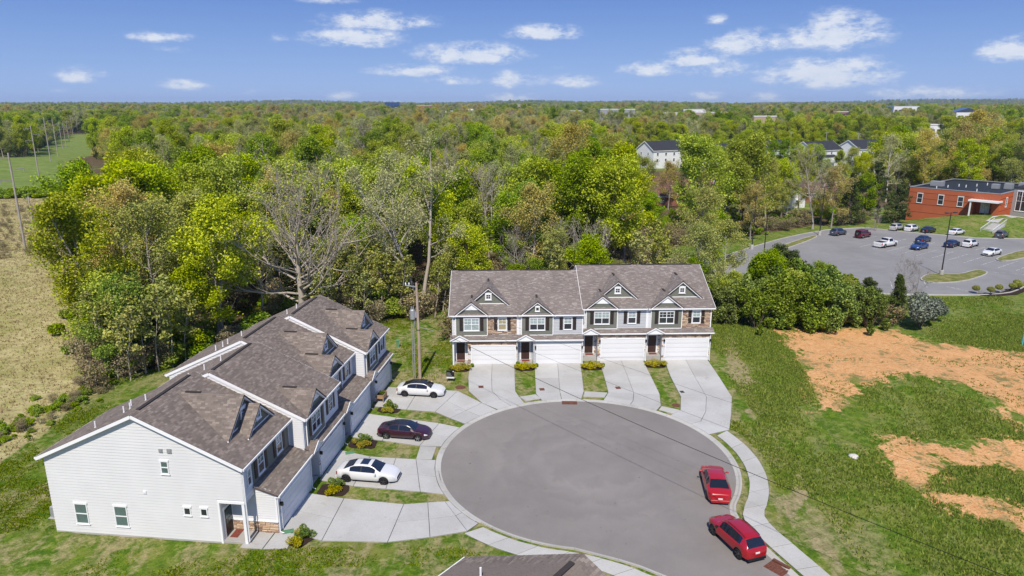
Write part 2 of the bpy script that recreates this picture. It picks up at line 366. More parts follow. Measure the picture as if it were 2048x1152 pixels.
# ground: colours mixed by what grows or lies there
b = NB('ground'); p = b.pos()
nL = b.noise(p, .045, 5, .6); nM = b.noise(p, .28, 5, .62, .3); nS = b.noise(p, 1.6, 5, .68, .4); nF = b.noise(p, 7., 4, .7); nX = b.noise(b.scale(p, (1, .45, 1)), .55, 5, .65, .5)
green = b.mix(b.rng(nS, .35, .68), (.060, .125, .009), (.150, .222, .020)); green = b.mix(b.rng(nM, .45, .75), green, (.22, .225, .055))
thatch = b.mix(b.rng(nS, .3, .7), (.25, .205, .105), (.39, .325, .18))
lawn = b.mix(b.math('MULTIPLY', b.rng(b.math('ADD', b.math('MULTIPLY', nX, .65), b.math('MULTIPLY', nS, .35)), .44, .58), b.attr('thin')), green, thatch)
dry = b.mix(b.rng(nM, .3, .7), (.40, .345, .155), (.52, .46, .23)); dry = b.mix(b.rng(nX, .45, .7), dry, (.32, .335, .10)); dry = b.mix(b.math('MULTIPLY', b.rng(nL, .5, .68), .7), dry, (.34, .25, .15)); streak = b.noise(b.scale(p, (.35, 1.3, 1)), .8, 6, .7, .8); dry = b.mix(b.math('MULTIPLY', b.rng(streak, .47, .62), .7), dry, (.33, .285, .13)); dry = b.mix(b.math('MULTIPLY', b.rng(streak, .44, .33), .6), dry, (.56, .48, .27)); dry = b.mix(b.math('MULTIPLY', b.rng(nS, .50, .66), .6), dry, (.27, .23, .105)); dry = b.mix(b.math('MULTIPLY', b.rng(b.noise(p, .09, 4, .6, .5), .52, .62), .55), dry, (.27, .275, .08))
clay = b.mix(b.rng(nS, .3, .7), (.60, .295, .115), (.72, .42, .19)); clay = b.mix(b.rng(nF, .5, .75), clay, (.62, .38, .20))
weeds = b.rng(b.math('ADD', b.math('MULTIPLY', nM, .5), b.math('MULTIPLY', nS, .5)), .51, .60)
cst = b.noise(b.scale(p, (1, 2.4, 1)), 1.7, 5, .72, .6); clay = b.mix(b.math('MULTIPLY', b.rng(cst, .55, .66), .75), clay, (.30, .17, .07)); clay = b.mix(b.math('MULTIPLY', b.rng(cst, .42, .32), .6), clay, (.78, .58, .40))
clay = b.mix(b.math('MULTIPLY', weeds, .85), clay, (.17, .175, .06))
forest = b.mix(b.rng(nS, .3, .7), (.075, .055, .030), (.17, .115, .062)); forest = b.mix(b.rng(nM, .5, .7), forest, (.07, .085, .025))
past = b.mix(b.rng(nM, .3, .7), (.125, .19, .035), (.21, .255, .07))
def amask(name, k=1.1): return b.rng(b.math('ADD', b.attr(name), b.math('MULTIPLY', b.math('SUBTRACT', b.math('ADD', b.math('MULTIPLY', nX, .6), b.math('MULTIPLY', nS, .4)), .5), k)), .42, .58)
c = b.mix(amask('dry'), lawn, dry); c = b.mix(amask('pasture'), c, past); c = b.mix(amask('forest'), c, forest); c = b.mix(amask('clay', 2.0), c, clay)
c = b.mix(b.math('MULTIPLY', amask('bare'), .85), c, thatch)
c = b.hsv(c, .5, 1., b.rng(nF, .25, .75, .72, 1.28, False))
b.bump(b.math('ADD', nF, b.math('MULTIPLY', nS, .8)), .9, .12); b.done(c, .97, .08)

# ------------------------------------------------------------------ terrain
def sdf(poly, X, Y):
    """signed distance to a polygon, negative inside"""
    P = np.array(poly, float); n = len(P); d = np.full(X.shape, 1e18); ins = np.zeros(X.shape, bool)
    for i in range(n):
        ax, ay = P[i]; bx, by = P[(i+1) % n]; ex, ey = bx-ax, by-ay
        t = np.clip(((X-ax)*ex + (Y-ay)*ey) / (ex*ex+ey*ey+1e-12), 0, 1)
        d = np.minimum(d, (X-ax-t*ex)**2 + (Y-ay-t*ey)**2)
        if abs(ey) > 1e-9:
            cond = ((ay > Y) != (by > Y)) & (X < ex*(Y-ay)/ey + ax); ins ^= cond
    d = np.sqrt(d); return np.where(ins, -d, d)
def soft(poly, X, Y, w=3.0): return np.clip(.5 - sdf(poly, X, Y)/(2*w), 0, 1)
def sstep(x, a, b):
    t = np.clip((x-a)/(b-a), 0, 1); return t*t*(3-2*t)
LOT = [(31,120),(33,128),(39,131),(49,141.5),(58.7,151),(66,157),(74,162.5),(84.5,165.7),(90,160.3),(102.5,152),(112,151),(150,151),(150,113),(90,113),(84.5,110.8),(80.5,107.4),(77.4,105.4),(72,104.3),(60,104.6),(47,108),(37,114)]
BFL, BDIR, BDEP = np.array((105.2, 185.7)), np.array((.645, -.764)), np.array((.764, .645))
def height(X, Y):
    X = np.asarray(X, float); Y = np.asarray(Y, float)
    r = np.hypot(X, Y)
    z = np.zeros(X.shape)
    lot = sdf(LOT, X, Y); m = sstep(lot, 0, 9)
    z = z + m * 2.3*np.exp(-(((X-119)/13)**2 + ((Y-170)/12)**2)) - m * 2.6*np.exp(-(((X-99)/9)**2 + ((Y-186)/10)**2))
    # gentle roll of the open ground, bigger hills far away
    w = sstep(r, 150, 420)
    z = z + w*(1.6*np.sin(X/83+1.3)*np.cos(Y/97) + 1.2*np.sin((X+Y)/47))
    far = sstep(Y, 900, 4200)
    z = z + far*(5 + 4*np.sin(X/520+.7) + 3*np.sin(X/230+2.1+Y/900) + 3*np.sin(Y/640))
    hz = sstep(Y, 3600, 6000)
    z = z + hz*(8 + 9*np.sin(X/900+2.2) + 5*np.sin(X/370) + 4*np.sin(X/170+1))
    z = z + hz*(26*sstep(X, 1200, 3800) + 14*np.exp(-((X+1700)/420)**2) + 9*np.exp(-((X-900)/300)**2))
    # bank of soil on the empty lot, away from the pavement
    z = z + sstep(X, 23, 32)*(.9*np.exp(-(((X-43)/14)**2 + ((Y-66)/12)**2)) + .25*np.sin(X/3.1+Y/5.3)*np.exp(-(((X-42)/16)**2+((Y-58)/16)**2)))
    return z
def axis(segs):
    out = []
    for a, b_, st in segs: out += list(np.arange(a, b_, st))
    return np.array(out)
gx = [-x for x in np.geomspace(95, 9000, 120)][::-1]
gx = np.array(gx + list(np.arange(-94, 135, .8)) + list(np.geomspace(136, 9000, 100)))
gy = np.array([-60, -30, -10, 5, 15] + list(np.arange(20, 130, .8)) + list(np.arange(130, 215, 1.6)) + list(np.geomspace(217, 9500, 150)))
GX, GY = np.meshgrid(gx, gy); GZ = height(GX, GY)
rs = np.random.RandomState(4)
FIELD = [G(0,930),G(70,880),G(150,812),G(205,770),G(188,690),G(168,560),G(142,470),G(118,402),G(-260,392),(-240,60),(-60,44)]
PASTURE = [G(118,399),G(128,352),G(120,326),G(-350,326),G(-260,399)]
CORRIDOR = [G(60,330),G(132,330),(-245,430),(-300,520),(-405,690),(-470,690),(-350,520),(-295,430)]
PASTURE2 = [G(215,345),G(395,345),G(395,330),G(215,330)]
CLAY = [[G(1550,662),G(1620,652),G(1760,660),G(1880,688),G(1990,700),G(2100,712),G(2100,885),G(1985,842),G(1940,800),G(1850,772),G(1760,768),G(1725,800),G(1700,840),G(1650,830),G(1622,775),G(1590,715)],
        [G(1735,875),G(1800,880),G(1850,888),G(1950,886),G(2048,888),G(2120,900),G(2120,960),G(2000,938),G(1900,940),G(1835,978),G(1800,962)],
        [G(1860,990),G(1980,1000),G(2100,1040),G(2100,1090),G(2010,1050),G(1930,1028)]]
CLAYGREEN = [G(1740,790),G(1830,780),G(1960,800),G(2010,850),G(1960,872),G(1850,872),G(1770,850),G(1700,870),G(1690,830)]
BARE = [[G(1425,640),G(1462,640),G(1525,770),G(1530,830),G(1480,850),G(1466,795),G(1430,725)], [G(1560,920),G(1640,935),G(1645,1005),G(1600,1050),G(1570,1060),G(1545,1000)],
        [G(800,742),G(905,742),G(935,782),G(900,778),G(790,775)], [G(1600,1050),G(1700,1110),G(1760,1160),G(1690,1160),G(1590,1085)], [G(0,965),G(110,880),G(60,960),G(0,1010)]]
WOOD = [G(190,775),G(250,745),G(330,735),G(470,690),G(560,640),G(700,640),G(830,640),G(905,612),(-8.5,84),(24,88),(27,92),(27.5,112),(26,134),(42,149),(58,158),(72,168),(88,172),(92,192),(104,200),(128,206),(150,196),(300,200),
        (900,260),(4000,500),(9000,9000),(-9000,9000),(-420,640),(-215,345),(-130,235),G(118,402),G(142,470),G(168,560),G(188,690)]
att = {}
att['dry'] = soft(FIELD, GX, GY, 2.5); att['pasture'] = np.max([soft(PASTURE, GX, GY, 3), soft(PASTURE2, GX, GY, 3), soft(CORRIDOR, GX, GY, 5)], axis=0)
att['clay'] = np.max([soft(p_, GX, GY, 5.0) for p_ in CLAY], axis=0)*(1-.42*soft(CLAYGREEN, GX, GY, 3.0)); att['bare'] = np.max([soft(p_, GX, GY, 1.6) for p_ in BARE], axis=0)*.62
HOUSE_CLEAR = [(55,222,11),(47,213,11),(66,334,24),(92,336,22),(120,345,24),(160,352,30),(182,352,22),(165,296,34),(-115,296,13),(-140,294,12),(-4,352,12),(22,332,18),(200,330,20),(76,205,13),(90,215,10)]
houses_lawn = np.max([np.clip(1.6-np.hypot(GX-a_, GY-b_)/r_, 0, 1) for a_, b_, r_ in HOUSE_CLEAR], axis=0)
att['forest'] = soft(WOOD, GX, GY, 2.0)*(1-att['pasture'])*(1-.8*houses_lawn)
# how thin the turf is: thick and green on the empty lot, thin in the front yards
thin = np.full(GX.shape, .72); thin = thin + (.30-thin)*sstep(GX, 21, 27)*(GY < 100); thin = np.where((GY > 100) & (GX > 30), .3, thin)
thin = thin + (.35-thin)*np.clip(soft([G(0,1000),G(330,745),G(420,690),G(330,720),G(60,880),G(0,925)], GX, GY, 1.5), 0, 1)
att['thin'] = thin
paved_near = np.hypot(GX-6, GY-55) < 30
GZ = GZ + np.where((np.abs(GX) < 160) & (GY < 230) & ~paved_near, .05*np.sin(GX*1.7+GY*.6)*np.sin(GY*1.3-GX*.4), 0)*sstep(sdf(LOT, GX, GY), .5, 4)
GZ = np.where(sdf(LOT, GX, GY) < .9, -.05, GZ)
nyy, nxx = GX.shape
V = np.stack([GX.ravel(), GY.ravel(), GZ.ravel()], 1)
ii = (np.arange(nyy-1)[:, None]*nxx + np.arange(nxx-1)[None]).ravel()
me = mesh_np('ground', V, np.stack([ii, ii+1, ii+nxx+1, ii+nxx], 1), smooth=True)
for k, a in att.items():
    at = me.attributes.new(k, 'FLOAT', 'POINT'); at.data.foreach_set('value', a.ravel().astype(np.float32))
tag(link_obj('ground', me, None, [MATS['ground']]), kind='structure')
def hz(x, y): return float(height(np.array(x), np.array(y)))

# ------------------------------------------------------------------ road, kerbs, pavements, drives
CX, CY, RA = 6.1, 52.6, 11.95
def ring(r, deg): return (CX + r*math.cos(R(deg)), CY + r*math.sin(R(deg)))
edge_r = [(16.12,46.1),(15.78,45.0),(15.75,43.6),(16.05,42.3),(16.6,40.5),(17.07,39.0),(17.46,37.9),(18.2,35),(19.4,30),(20.6,24)]
edge_l = [(4.2,40.8),(5.6,40.2),(6.9,39.65),(8.23,38.95),(9.92,37.75),(11.2,36.2),(12.2,33.6),(13.0,30),(13.7,24)]
arc = [ring(RA, a) for a in np.linspace(-31, 256, 90)]
outline = edge_r[::-1] + arc + edge_l
mb = MB(); mb.face([(x, y, .012) for x, y in outline])
ro = mb.build('road', MATS['asphalt']); tag(ro, 'grey asphalt turning circle and road of the cul de sac', kind='structure')
def offset(pts, d):
    P = np.array(pts); T = np.gradient(P, axis=0); T /= np.linalg.norm(T, axis=1)[:, None]; N = np.stack([T[:, 1], -T[:, 0]], 1)
    dd = np.asarray(d)
    return P + N*(dd[:, None] if dd.ndim else dd)
def resample(pts, step):
    P = np.array(pts, float); s = np.concatenate([[0], np.cumsum(np.linalg.norm(np.diff(P, axis=0), axis=1))]); n = max(2, int(round(s[-1]/step))+1)
    q = np.linspace(0, s[-1], n); return np.stack([np.interp(q, s, P[:, 0]), np.interp(q, s, P[:, 1])], 1)
kl = resample(edge_r[::-1] + arc + edge_l, .5)
ang = np.degrees(np.arctan2(kl[:, 1]-CY, kl[:, 0]-CX)) % 360
kw = np.where((ang > 226) & (kl[:, 0] < 15), .26, .46)
ko = offset(kl, kw)
kerb = empty('kerb'); tag(kerb, 'pale concrete kerb round the cul de sac', kind='structure')
flush = (ang > 20) & (ang < 226)
for i in range(0, len(kl)-1, 6):
    j = min(i+6, len(kl)-1); mb = MB()
    for k in range(i, j):
        a0 = .0 if k > i else .03; t0, t1 = kl[k], kl[k+1]; o0, o1 = ko[k], ko[k+1]
        if k == i: t0 = t0*(1-.03)+t1*.03; o0 = o0*(1-.03)+o1*.03
        for (fa, za, fb, zb) in ((0, .0, 0.02, .03), (0.02, .03, .45, .05), (.45, .05, .7, .115), (.7, .115, 1, .12), (1, .12, 1.001, -.05)):
            if flush[k]: za, zb = (min(za, .075), min(zb, .075))
            mb.face([(*(t0*(1-fa)+o0*fa), za), (*(t1*(1-fa)+o1*fa), za), (*(t1*(1-fb)+o1*fb), zb), (*(t0*(1-fb)+o0*fb), zb)])
    mb.build('kerb_stone', MATS['kerb_concrete'], kerb)

def strip_slabs(parent, inner, outer, n, mat, z=.075, cols=1, name='slab', gap=.022):
    def at(P, n_):
        P = np.array(P, float); s = np.concatenate([[0], np.cumsum(np.linalg.norm(np.diff(P, axis=0), axis=1))]); q = np.linspace(0, s[-1], n_)
        return np.stack([np.interp(q, s, P[:, 0]), np.interp(q, s, P[:, 1])], 1)
    sub = 3; A, B_ = at(inner, n*sub+1), at(outer, n*sub+1)
    for k in range(n):
        poly = [A[k*sub+j] for j in range(sub+1)] + [B_[k*sub+j] for j in range(sub, -1, -1)]
        slab_piece(parent, [tuple(p_) for p_ in poly], mat, z, name, gap)
def slab_piece(parent, poly, mat, z=.075, name='slab', gap=.022):
    P = np.array(poly); c = P.mean(0); d = P-c; L = np.linalg.norm(d, axis=1)[:, None]; P = c + d*(1-gap*1.3/np.maximum(L, .3))
    mb = MB(); mb.prism([tuple(p_) for p_ in P], -.04, z, b=.012)
    # outward winding
    mb.build(name, mat, parent)
def bed(parent, poly, mat='joint_bed', z=.045):
    mb = MB(); mb.face([(x, y, z) for x, y in poly]); return mb.build('joint_bed', MATS[mat], parent)
def ccw(poly):
    a = sum(x0*y1-x1*y0 for (x0, y0), (x1, y1) in zip(poly, poly[1:]+poly[:1])); return poly if a > 0 else poly[::-1]
RK = 12.40
def drive(label, ribs, cols=2, z=.075):
    e_ = empty('driveway'); tag(e_, label, kind='structure')
    bed(e_, ccw([a for a, _ in ribs] + [b_ for _, b_ in ribs[::-1]]), z=.05)
    for (a0, b0), (a1, b1) in zip(ribs, ribs[1:]):
        for k in range(cols):
            f0, f1 = k/cols, (k+1)/cols
            L = lambda a, b_, f: (a[0]*(1-f)+b_[0]*f, a[1]*(1-f)+b_[1]*f)
            poly = [L(a0, b0, f0), L(a0, b0, f1)]
            if abs(math.hypot(a1[0]-CX, a1[1]-CY)-RK) < .02 and abs(math.hypot(b1[0]-CX, b1[1]-CY)-RK) < .02:
                t0, t1 = (math.degrees(math.atan2(q[1]-CY, q[0]-CX)) for q in (a1, b1)); t1 = t0+((t1-t0+180) % 360-180)
                poly += [ring(RK+.035, t0+(t1-t0)*(f1+(f0-f1)*j/4)) for j in range(5)]
            else: poly += [L(a1, b1, f1), L(a1, b1, f0)]
            slab_piece(e_, ccw(poly), MATS['concrete'], z)
RK = 12.40
drive('concrete drive of the leftmost town house in the block facing the road', [((-4.8,74.7),(.3,74.8)),((-4.72,70.6),(.3,70.6)),((-4.45,67.),(.35,67.)),((-3.,64.1),(.72,65.6)),(ring(RK,127),ring(RK,113))])
drive('concrete drive of the second town house from the left in the block facing the road', [((2.6,74.9),(7.8,75.)),((2.5,70.6),(7.6,70.7)),((2.45,66.3),(7.4,67.)),(ring(RK,104.5),ring(RK,86))])
drive('concrete drive of the third town house from the left in the block facing the road', [((10.05,76.),(15.1,76.1)),((10.,71.2),(15.1,71.)),((9.87,66.7),(15.05,66.2)),((9.5,65.7),(14.6,63.4)),(ring(RK,76),ring(RK,51))])
drive('concrete drive of the rightmost town house in the block facing the road', [((17.6,76.3),(22.6,76.5)),((17.2,71.),(22.45,71.)),((17.06,65.6),(22.2,65.5)),((16.3,62.5),(20.95,61.6)),((15.4,61.6),(19.75,58.2)),(ring(RK,44),ring(RK,22))])
drive('concrete drive of the nearest town house in the left block', [((-15.95,42.75),(-15.5,47.5)),((-12.9,41.5),(-12.6,46.75)),((-8.4,41.35),(-8.,45.95)),((-5.6,41.9),(-6.25,46.2)),((-3.1,42.6),(-5.,46.35)),(ring(RK,-133),ring(RK,-150))])
drive('concrete drive under the white sedan with a dark sunroof', [((-15.15,49.4),(-14.65,54.3)),((-12.3,48.5),(-11.9,53.2)),((-9.7,48.1),(-9.7,52.9)),((-7.,47.7),(-8.,52.75)),(ring(RK,-155),ring(RK,180))])
drive('concrete drive under the dark maroon sedan', [((-14.35,56.75),(-13.85,61.6)),((-11.4,56.1),(-10.9,60.7)),((-8.,55.1),(-6.75,59.5)),(ring(RK,169),ring(RK,151))])
drive('concrete drive under the white sedan with a black roof', [((-13.55,63.3),(-12.95,68.1)),((-10.2,62.5),(-9.6,67.6)),((-7.4,62.),(-5.6,67.05)),((-5.85,60.6),(-3.,64.05)),(ring(RK,147),ring(RK,127.6))])
def walk(label, inner, outer, n):
    e_ = empty('sidewalk'); tag(e_, label, kind='structure'); bed(e_, ccw(list(map(tuple, inner)) + list(map(tuple, outer))[::-1])); strip_slabs(e_, inner, outer, n, MATS['walk_concrete'])
walk('pale winding sidewalk beside the empty clay lot', [ring(12.95,a) for a in np.linspace(20,-31,14)]+[(16.62,44.7),(16.5,44.0),(16.7,42.6),(17.32,40.56),(18.25,37.9),(20.,33),(22,27)],
     [ring(14.4,a) for a in np.linspace(22,-27,14)]+[(18.3,45.0),(18.1,44.2),(18.25,43.1),(18.85,41.3),(19.98,37.9),(21.7,33),(23.7,27)], 13)
walk('pale sidewalk curving past the roof in the foreground', [ring(12.5,a) for a in np.linspace(-130.5,-100,9)]+[(4.9,40.0),(6.2,39.45),(7.56,38.75),(8.95,37.75),(10.2,36.3),(11.3,33),(12,29)],
     [ring(13.9,a) for a in np.linspace(-132.5,-101,9)]+[(4.6,38.75),(5.8,38.25),(6.8,37.65),(7.9,36.8),(9.0,35.4),(10,32.4),(10.7,28.5)], 10)
for lab, poly in (('short sidewalk slab between the two left drives of the far block', [(.72,65.55),(2.42,66.2),(2.9,65.15),(1.35,64.55)]), ('short sidewalk slab between the middle drives of the far block', [(7.45,66.95),(9.8,66.6),(9.35,65.45),(7.2,65.65)]),
                  ('short sidewalk slab between the two right drives of the far block', [(14.65,63.3),(16.25,62.4),(15.4,61.6),(14.2,62.5)]), ('short sidewalk slab beside the small grass patch', [(-8.,52.8),(-6.65,52.75),(-6.5,54.95),(-7.95,55.05)])):
    e_ = empty('sidewalk'); tag(e_, lab, kind='structure'); slab_piece(e_, ccw(poly), MATS['walk_concrete'])
e_ = empty('porch_path'); tag(e_, 'concrete path at the corner porch of the left block', kind='structure')
slab_piece(e_, ccw([(-18.15,40.75),(-16.6,40.6),(-16.35,42.6),(-17.9,42.8)]), MATS['concrete']); slab_piece(e_, ccw([(-16.57,40.6),(-14.95,40.65),(-14.9,42.3),(-16.3,42.6)]), MATS['concrete'])

# ------------------------------------------------------------------ parking lot
lot = empty('parking_lot'); tag(lot, 'asphalt parking lot beyond the shrubs', kind='structure')
mb = MB(); mb.face([(x, y, .012) for x, y in ccw(LOT)]); mb.build('asphalt', MATS['asphalt_lot'], lot)
kp = resample(LOT+[LOT[0]], 2.0); kq = offset(kp, -.2 if ccw(LOT) is LOT else .2)
mb = MB()
for k in range(len(kp)-1):
    a, b_, c_, d_ = kp[k], kp[k+1], kq[k+1], kq[k]
    V8 = [(*a, -.05), (*b_, -.05), (*c_, -.05), (*d_, -.05), (*a, .13), (*b_, .13), (*c_, .13), (*d_, .13)]
    mb.quads(V8, [(4,5,6,7),(0,1,5,4),(2,3,7,6)])
ke = mb.build('kerb', MATS['kerb_concrete'], lot)
b = NB('lot_paint'); p = b.pos(); b.done(b.mix(b.rng(b.noise(p, 2.5, 4), .42, .6), (.24,.24,.245), (.62,.62,.61)), .8, .2)
def stripe(p0, p1, w=.12):
    mb = MB(); p0, p1 = np.array(p0, float), np.array(p1, float); d = (p1-p0)/np.linalg.norm(p1-p0); n = np.array((-d[1], d[0]))*w/2
    mb.face([(*(p0-n), .017), (*(p1-n), .017), (*(p1+n), .017), (*(p0+n), .017)]); mb.build('stall_line', MATS['lot_paint'], lot)
sd = np.array((.80, .60)); sp_ = np.array((.645, -.764))
for k in range(12):
    o = np.array((68.5, 158.5)) + sp_*2.75*k*1.0 + np.array((1.9, 1.2))*k*.28
    stripe(o, o + sd*4.8)
for k in range(11):
    o = np.array((75.6, 144.9)) + sp_*2.75*k; stripe(o - sd*4.8, o + sd*4.8)
for k in range(3): stripe((61+k*2.9, 108.5+k*.2), (63+k*2.9, 113.0+k*.2))
stripe((84.2,120.0),(93,116.2)); stripe((70.5,109.8),(72.5,106.2)); stripe((66,118.6),(70.5,117.4))
def island(label, poly):
    e_ = empty('traffic_island'); tag(e_, label, kind='structure'); P = resample(poly+[poly[0]], .8); Q = offset(P, .22 if ccw(poly) is not poly else -.22)
    mb = MB()
    for k in range(len(P)-1): mb.quads([(*P[k],0),(*P[k+1],0),(*P[k+1],.15),(*P[k],.15),(*Q[k],.15),(*Q[k+1],.15)], [(0,1,2,3),(3,2,5,4)])
    mb.build('kerb', MATS['kerb_concrete'], e_); mb = MB(); mb.face([(x, y, .14) for x, y in ccw(poly)]); mb.build('turf', MATS['island_turf'], e_)
b = NB('island_turf'); p = b.pos(); n1_ = b.noise(p, .8, 5, .65); n2_ = b.noise(p, 5., 4, .7)
b.bump(n2_, .8, .1); b.done(b.hsv(b.mix(b.rng(n1_, .4, .62), (.13,.15,.035), (.25,.23,.09)), .5, 1., b.rng(n2_, .25, .75, .75, 1.25, False)), .97, .08)
def rounded(poly, it=2):
    for _ in range(it):
        q = []
        for (x0, y0), (x1, y1) in zip(poly, poly[1:]+poly[:1]): q += [(x0*.78+x1*.22, y0*.78+y1*.22), (x0*.22+x1*.78, y0*.22+y1*.78)]
        poly = q
    return poly
island('kerbed grass island with the lamp post in the parking lot', rounded([(68.3,114.3),(72.6,118.8),(77.2,117.6),(83.2,122.0),(83.9,119.0),(75.4,112.7),(69.,111.6)]))
island('kerbed grass island at the right edge of the parking lot', rounded([(91.4,130.3),(104,139.6),(112,139.6),(106,136),(92,127.4)]))
island('narrow kerbed grass island at the left end of the parking lot', rounded([(52.5,139.5),(67.5,155.2),(68.6,153.6),(54,137.8)]))

# grass and straw blades in the nearer lawns (relief of the turf)
def tufts(name, label, mat, n, zone, h0, h1, seed, wmul=1.0, ymax=108., xlo=-60., pw=.9):
    rr = np.random.RandomState(seed); pts = []
    y = 33 + (ymax-33)*rr.power(pw, n*6); x = rr.uniform(0, 1, n*6)*(75-xlo)+xlo
    keep = zone(x, y); x, y = x[keep][:n], y[keep][:n]; m = len(x); z = height(x, y)
    V = np.zeros((m, 3, 3, 3)); a = rr.uniform(0, 6.28, (m, 3)); hh = rr.uniform(h0, h1, (m, 3)); w = rr.uniform(.03, .07, (m, 3))*wmul
    ox, oy = rr.normal(0, .09, (m, 3)), rr.normal(0, .09, (m, 3)); bx, by = x[:, None]+ox, y[:, None]+oy; le = rr.uniform(.1, .8, (m, 3))*hh; la = rr.uniform(0, 6.28, (m, 3))
    for k, s_ in ((0, -1), (1, 1)):
        V[:, :, k, 0] = bx + s_*w*np.cos(a); V[:, :, k, 1] = by + s_*w*np.sin(a); V[:, :, k, 2] = z[:, None]-.01
    V[:, :, 2, 0] = bx + le*np.cos(la); V[:, :, 2, 1] = by + le*np.sin(la); V[:, :, 2, 2] = z[:, None] + hh
    V = V.reshape(-1, 3); tag(link_obj(name, mesh_np(name, V, np.arange(len(V)).reshape(-1, 3)), None, [MATS[mat]]), label, kind='stuff')
def off_pave(x, y):
    d = np.hypot(x-CX, y-CY) > 15.0
    d &= ~((x > -17.5) & (x < -3) & (y > 40.8) & (y < 69)); d &= ~((x > -5.6) & (x < 23.2) & (y > 60) & (y < 92)); d &= ~((x > 9) & (x < 22.5) & (y < 48))
    d &= ~((x < -16) & (x > -32) & (y > 40.5) & (y < 73) & (x > -34+(y-41)*.11)); d &= ~((x > -12) & (x < 10.5) & (y < 38.8)); d &= sdf(LOT, x, y) > 1
    return d
def vnoise(x, y, sc, seed, octv=4):
    rq = np.random.RandomState(seed); T_ = rq.rand(64, 64); out = 0; amp = .5
    for o_ in range(octv):
        u, v = x/sc*2**o_+seed*3.7, y/sc*2**o_+seed*1.9; i, j = np.floor(u).astype(int), np.floor(v).astype(int); f, g = u-i, v-j; f, g = f*f*(3-2*f), g*g*(3-2*g)
        q = lambda a, b_: T_[(i+a) % 64, (j+b_) % 64]
        out = out + amp*((q(0, 0)*(1-f)+q(1, 0)*f)*(1-g)+(q(0, 1)*(1-f)+q(1, 1)*f)*g); amp *= .5
    return out/(1-.5**octv)
def patchy(x, y, sc, lo, hi, seed): return np.random.RandomState(seed+50).rand(len(x)) < sstep(vnoise(x, y, sc, seed), lo, hi)
clayf = lambda x, y: np.max([soft(p_, x, y, 1.0) for p_ in CLAY], axis=0)
tufts('lawn_grass', 'short green grass of the lawns', 'grass_blade', 90000, lambda x, y: off_pave(x, y) & (x <= 21) & patchy(x, y, 5., .40, .62, 3) & (clayf(x, y) < .45) & (soft(FIELD, x, y, 1) < .5), .04, .13, 11, 1.2)
tufts('tall_grass', 'rank green grass growing over the empty lot', 'grass_blade', 90000, lambda x, y: off_pave(x, y) & (x > 20.5) & patchy(x, y, 9., .30, .68, 5) & (clayf(x, y) + .5*vnoise(x, y, 4., 9) < .72), .08, .27, 14, 1.1)
tufts('clay_weeds', 'low weeds scattered over the bare orange clay', 'grass_blade', 9000, lambda x, y: (clayf(x, y) > .35) & patchy(x, y, 4., .52, .68, 7), .05, .16, 12, 1.4)
tufts('straw_grass', 'dry straw coloured grass of the field on the left', 'straw_blade', 70000, lambda x, y: (soft(FIELD, x, y, 1) > .5), .08, .28, 13, 1.1, 215., -170., 1.0)

# ------------------------------------------------------------------ town houses
ZW, PITCH, DEP, OVH, PW = 5.9, .47, 13.9, .32, 3.08     # wall height, roof pitch, depth, overhang, height of the lower storey
def shingles(mb, o, eu, ev, seed, tab=.32, expo=.15, m=0):
    """lapped shingle tabs over the parallelogram o, eu (along the eave), ev (up the slope)"""
    rr = np.random.RandomState(seed); o, eu, ev = map(lambda q: np.array(q, float), (o, eu, ev)); Lu, Lv = np.linalg.norm(eu), np.linalg.norm(ev)
    u, v = eu/Lu, ev/Lv; nn = np.cross(u, v); nn = nn if nn[2] > 0 else -nn
    for r in range(int(math.ceil(Lv/expo))):
        v0, v1 = r*expo, min(Lv, (r+1)*expo+.01); x = -rr.uniform(0, tab)
        while x < Lu:
            w = tab*rr.uniform(.6, 1.55); a, b_ = max(0, x)+.004, min(Lu, x+w)-.004; x += w
            if b_-a < .03: continue
            t = .012 + rr.uniform(0, .012)
            A, B_, D, E_ = o+u*a+v*v0, o+u*b_+v*v0, o+u*b_+v*v1, o+u*a+v*v1
            mb.quads([A+nn*.002, B_+nn*.002, A+nn*t, B_+nn*t, D+nn*.004, E_+nn*.004], [(0,1,3,2),(2,3,4,5)], m)
def laps(mb, o, u, n, w0, w1, z0, z1, expo=.178, openings=(), clip=None, m=0, pieces=None):
    """lap siding on a vertical plane: o base point, u along, n outward, from w0 to w1; clip(z)->(a,b) narrows a course; pieces: one MB per board"""
    o, u, n = (np.array(q, float) for q in (o, u, n)); z = z0
    while z < z1-.01:
        zt = min(z+expo, z1); a, b_ = w0, w1
        if clip: ca, cb = clip((z+zt)/2); a, b_ = max(a, ca), min(b_, cb)
        spans = [(a, b_)] if b_-a > .05 else []
        for (oa, ob, oz0, oz1) in openings:
            if zt > oz0+.02 and z < oz1-.02:
                nsp = []
                for (p_, q_) in spans:
                    if ob <= p_ or oa >= q_: nsp.append((p_, q_)); continue
                    if oa-p_ > .05: nsp.append((p_, oa))
                    if q_-ob > .05: nsp.append((ob, q_))
                spans = nsp
        for (p_, q_) in spans:
            t = MB() if pieces is not None else mb
            A, B_ = o+u*p_, o+u*q_; k0, k1 = np.array((0, 0, z)), np.array((0, 0, zt+.012))
            t.quads([A+n*.004+k0, B_+n*.004+k0, A+n*(.032 if pieces is not None else .046)+k0, B_+n*(.032 if pieces is not None else .046)+k0, B_+n*.006+k1, A+n*.006+k1], [(0,1,3,2),(2,3,4,5)], m)
            if pieces is not None: pieces.append(t)
        z += expo
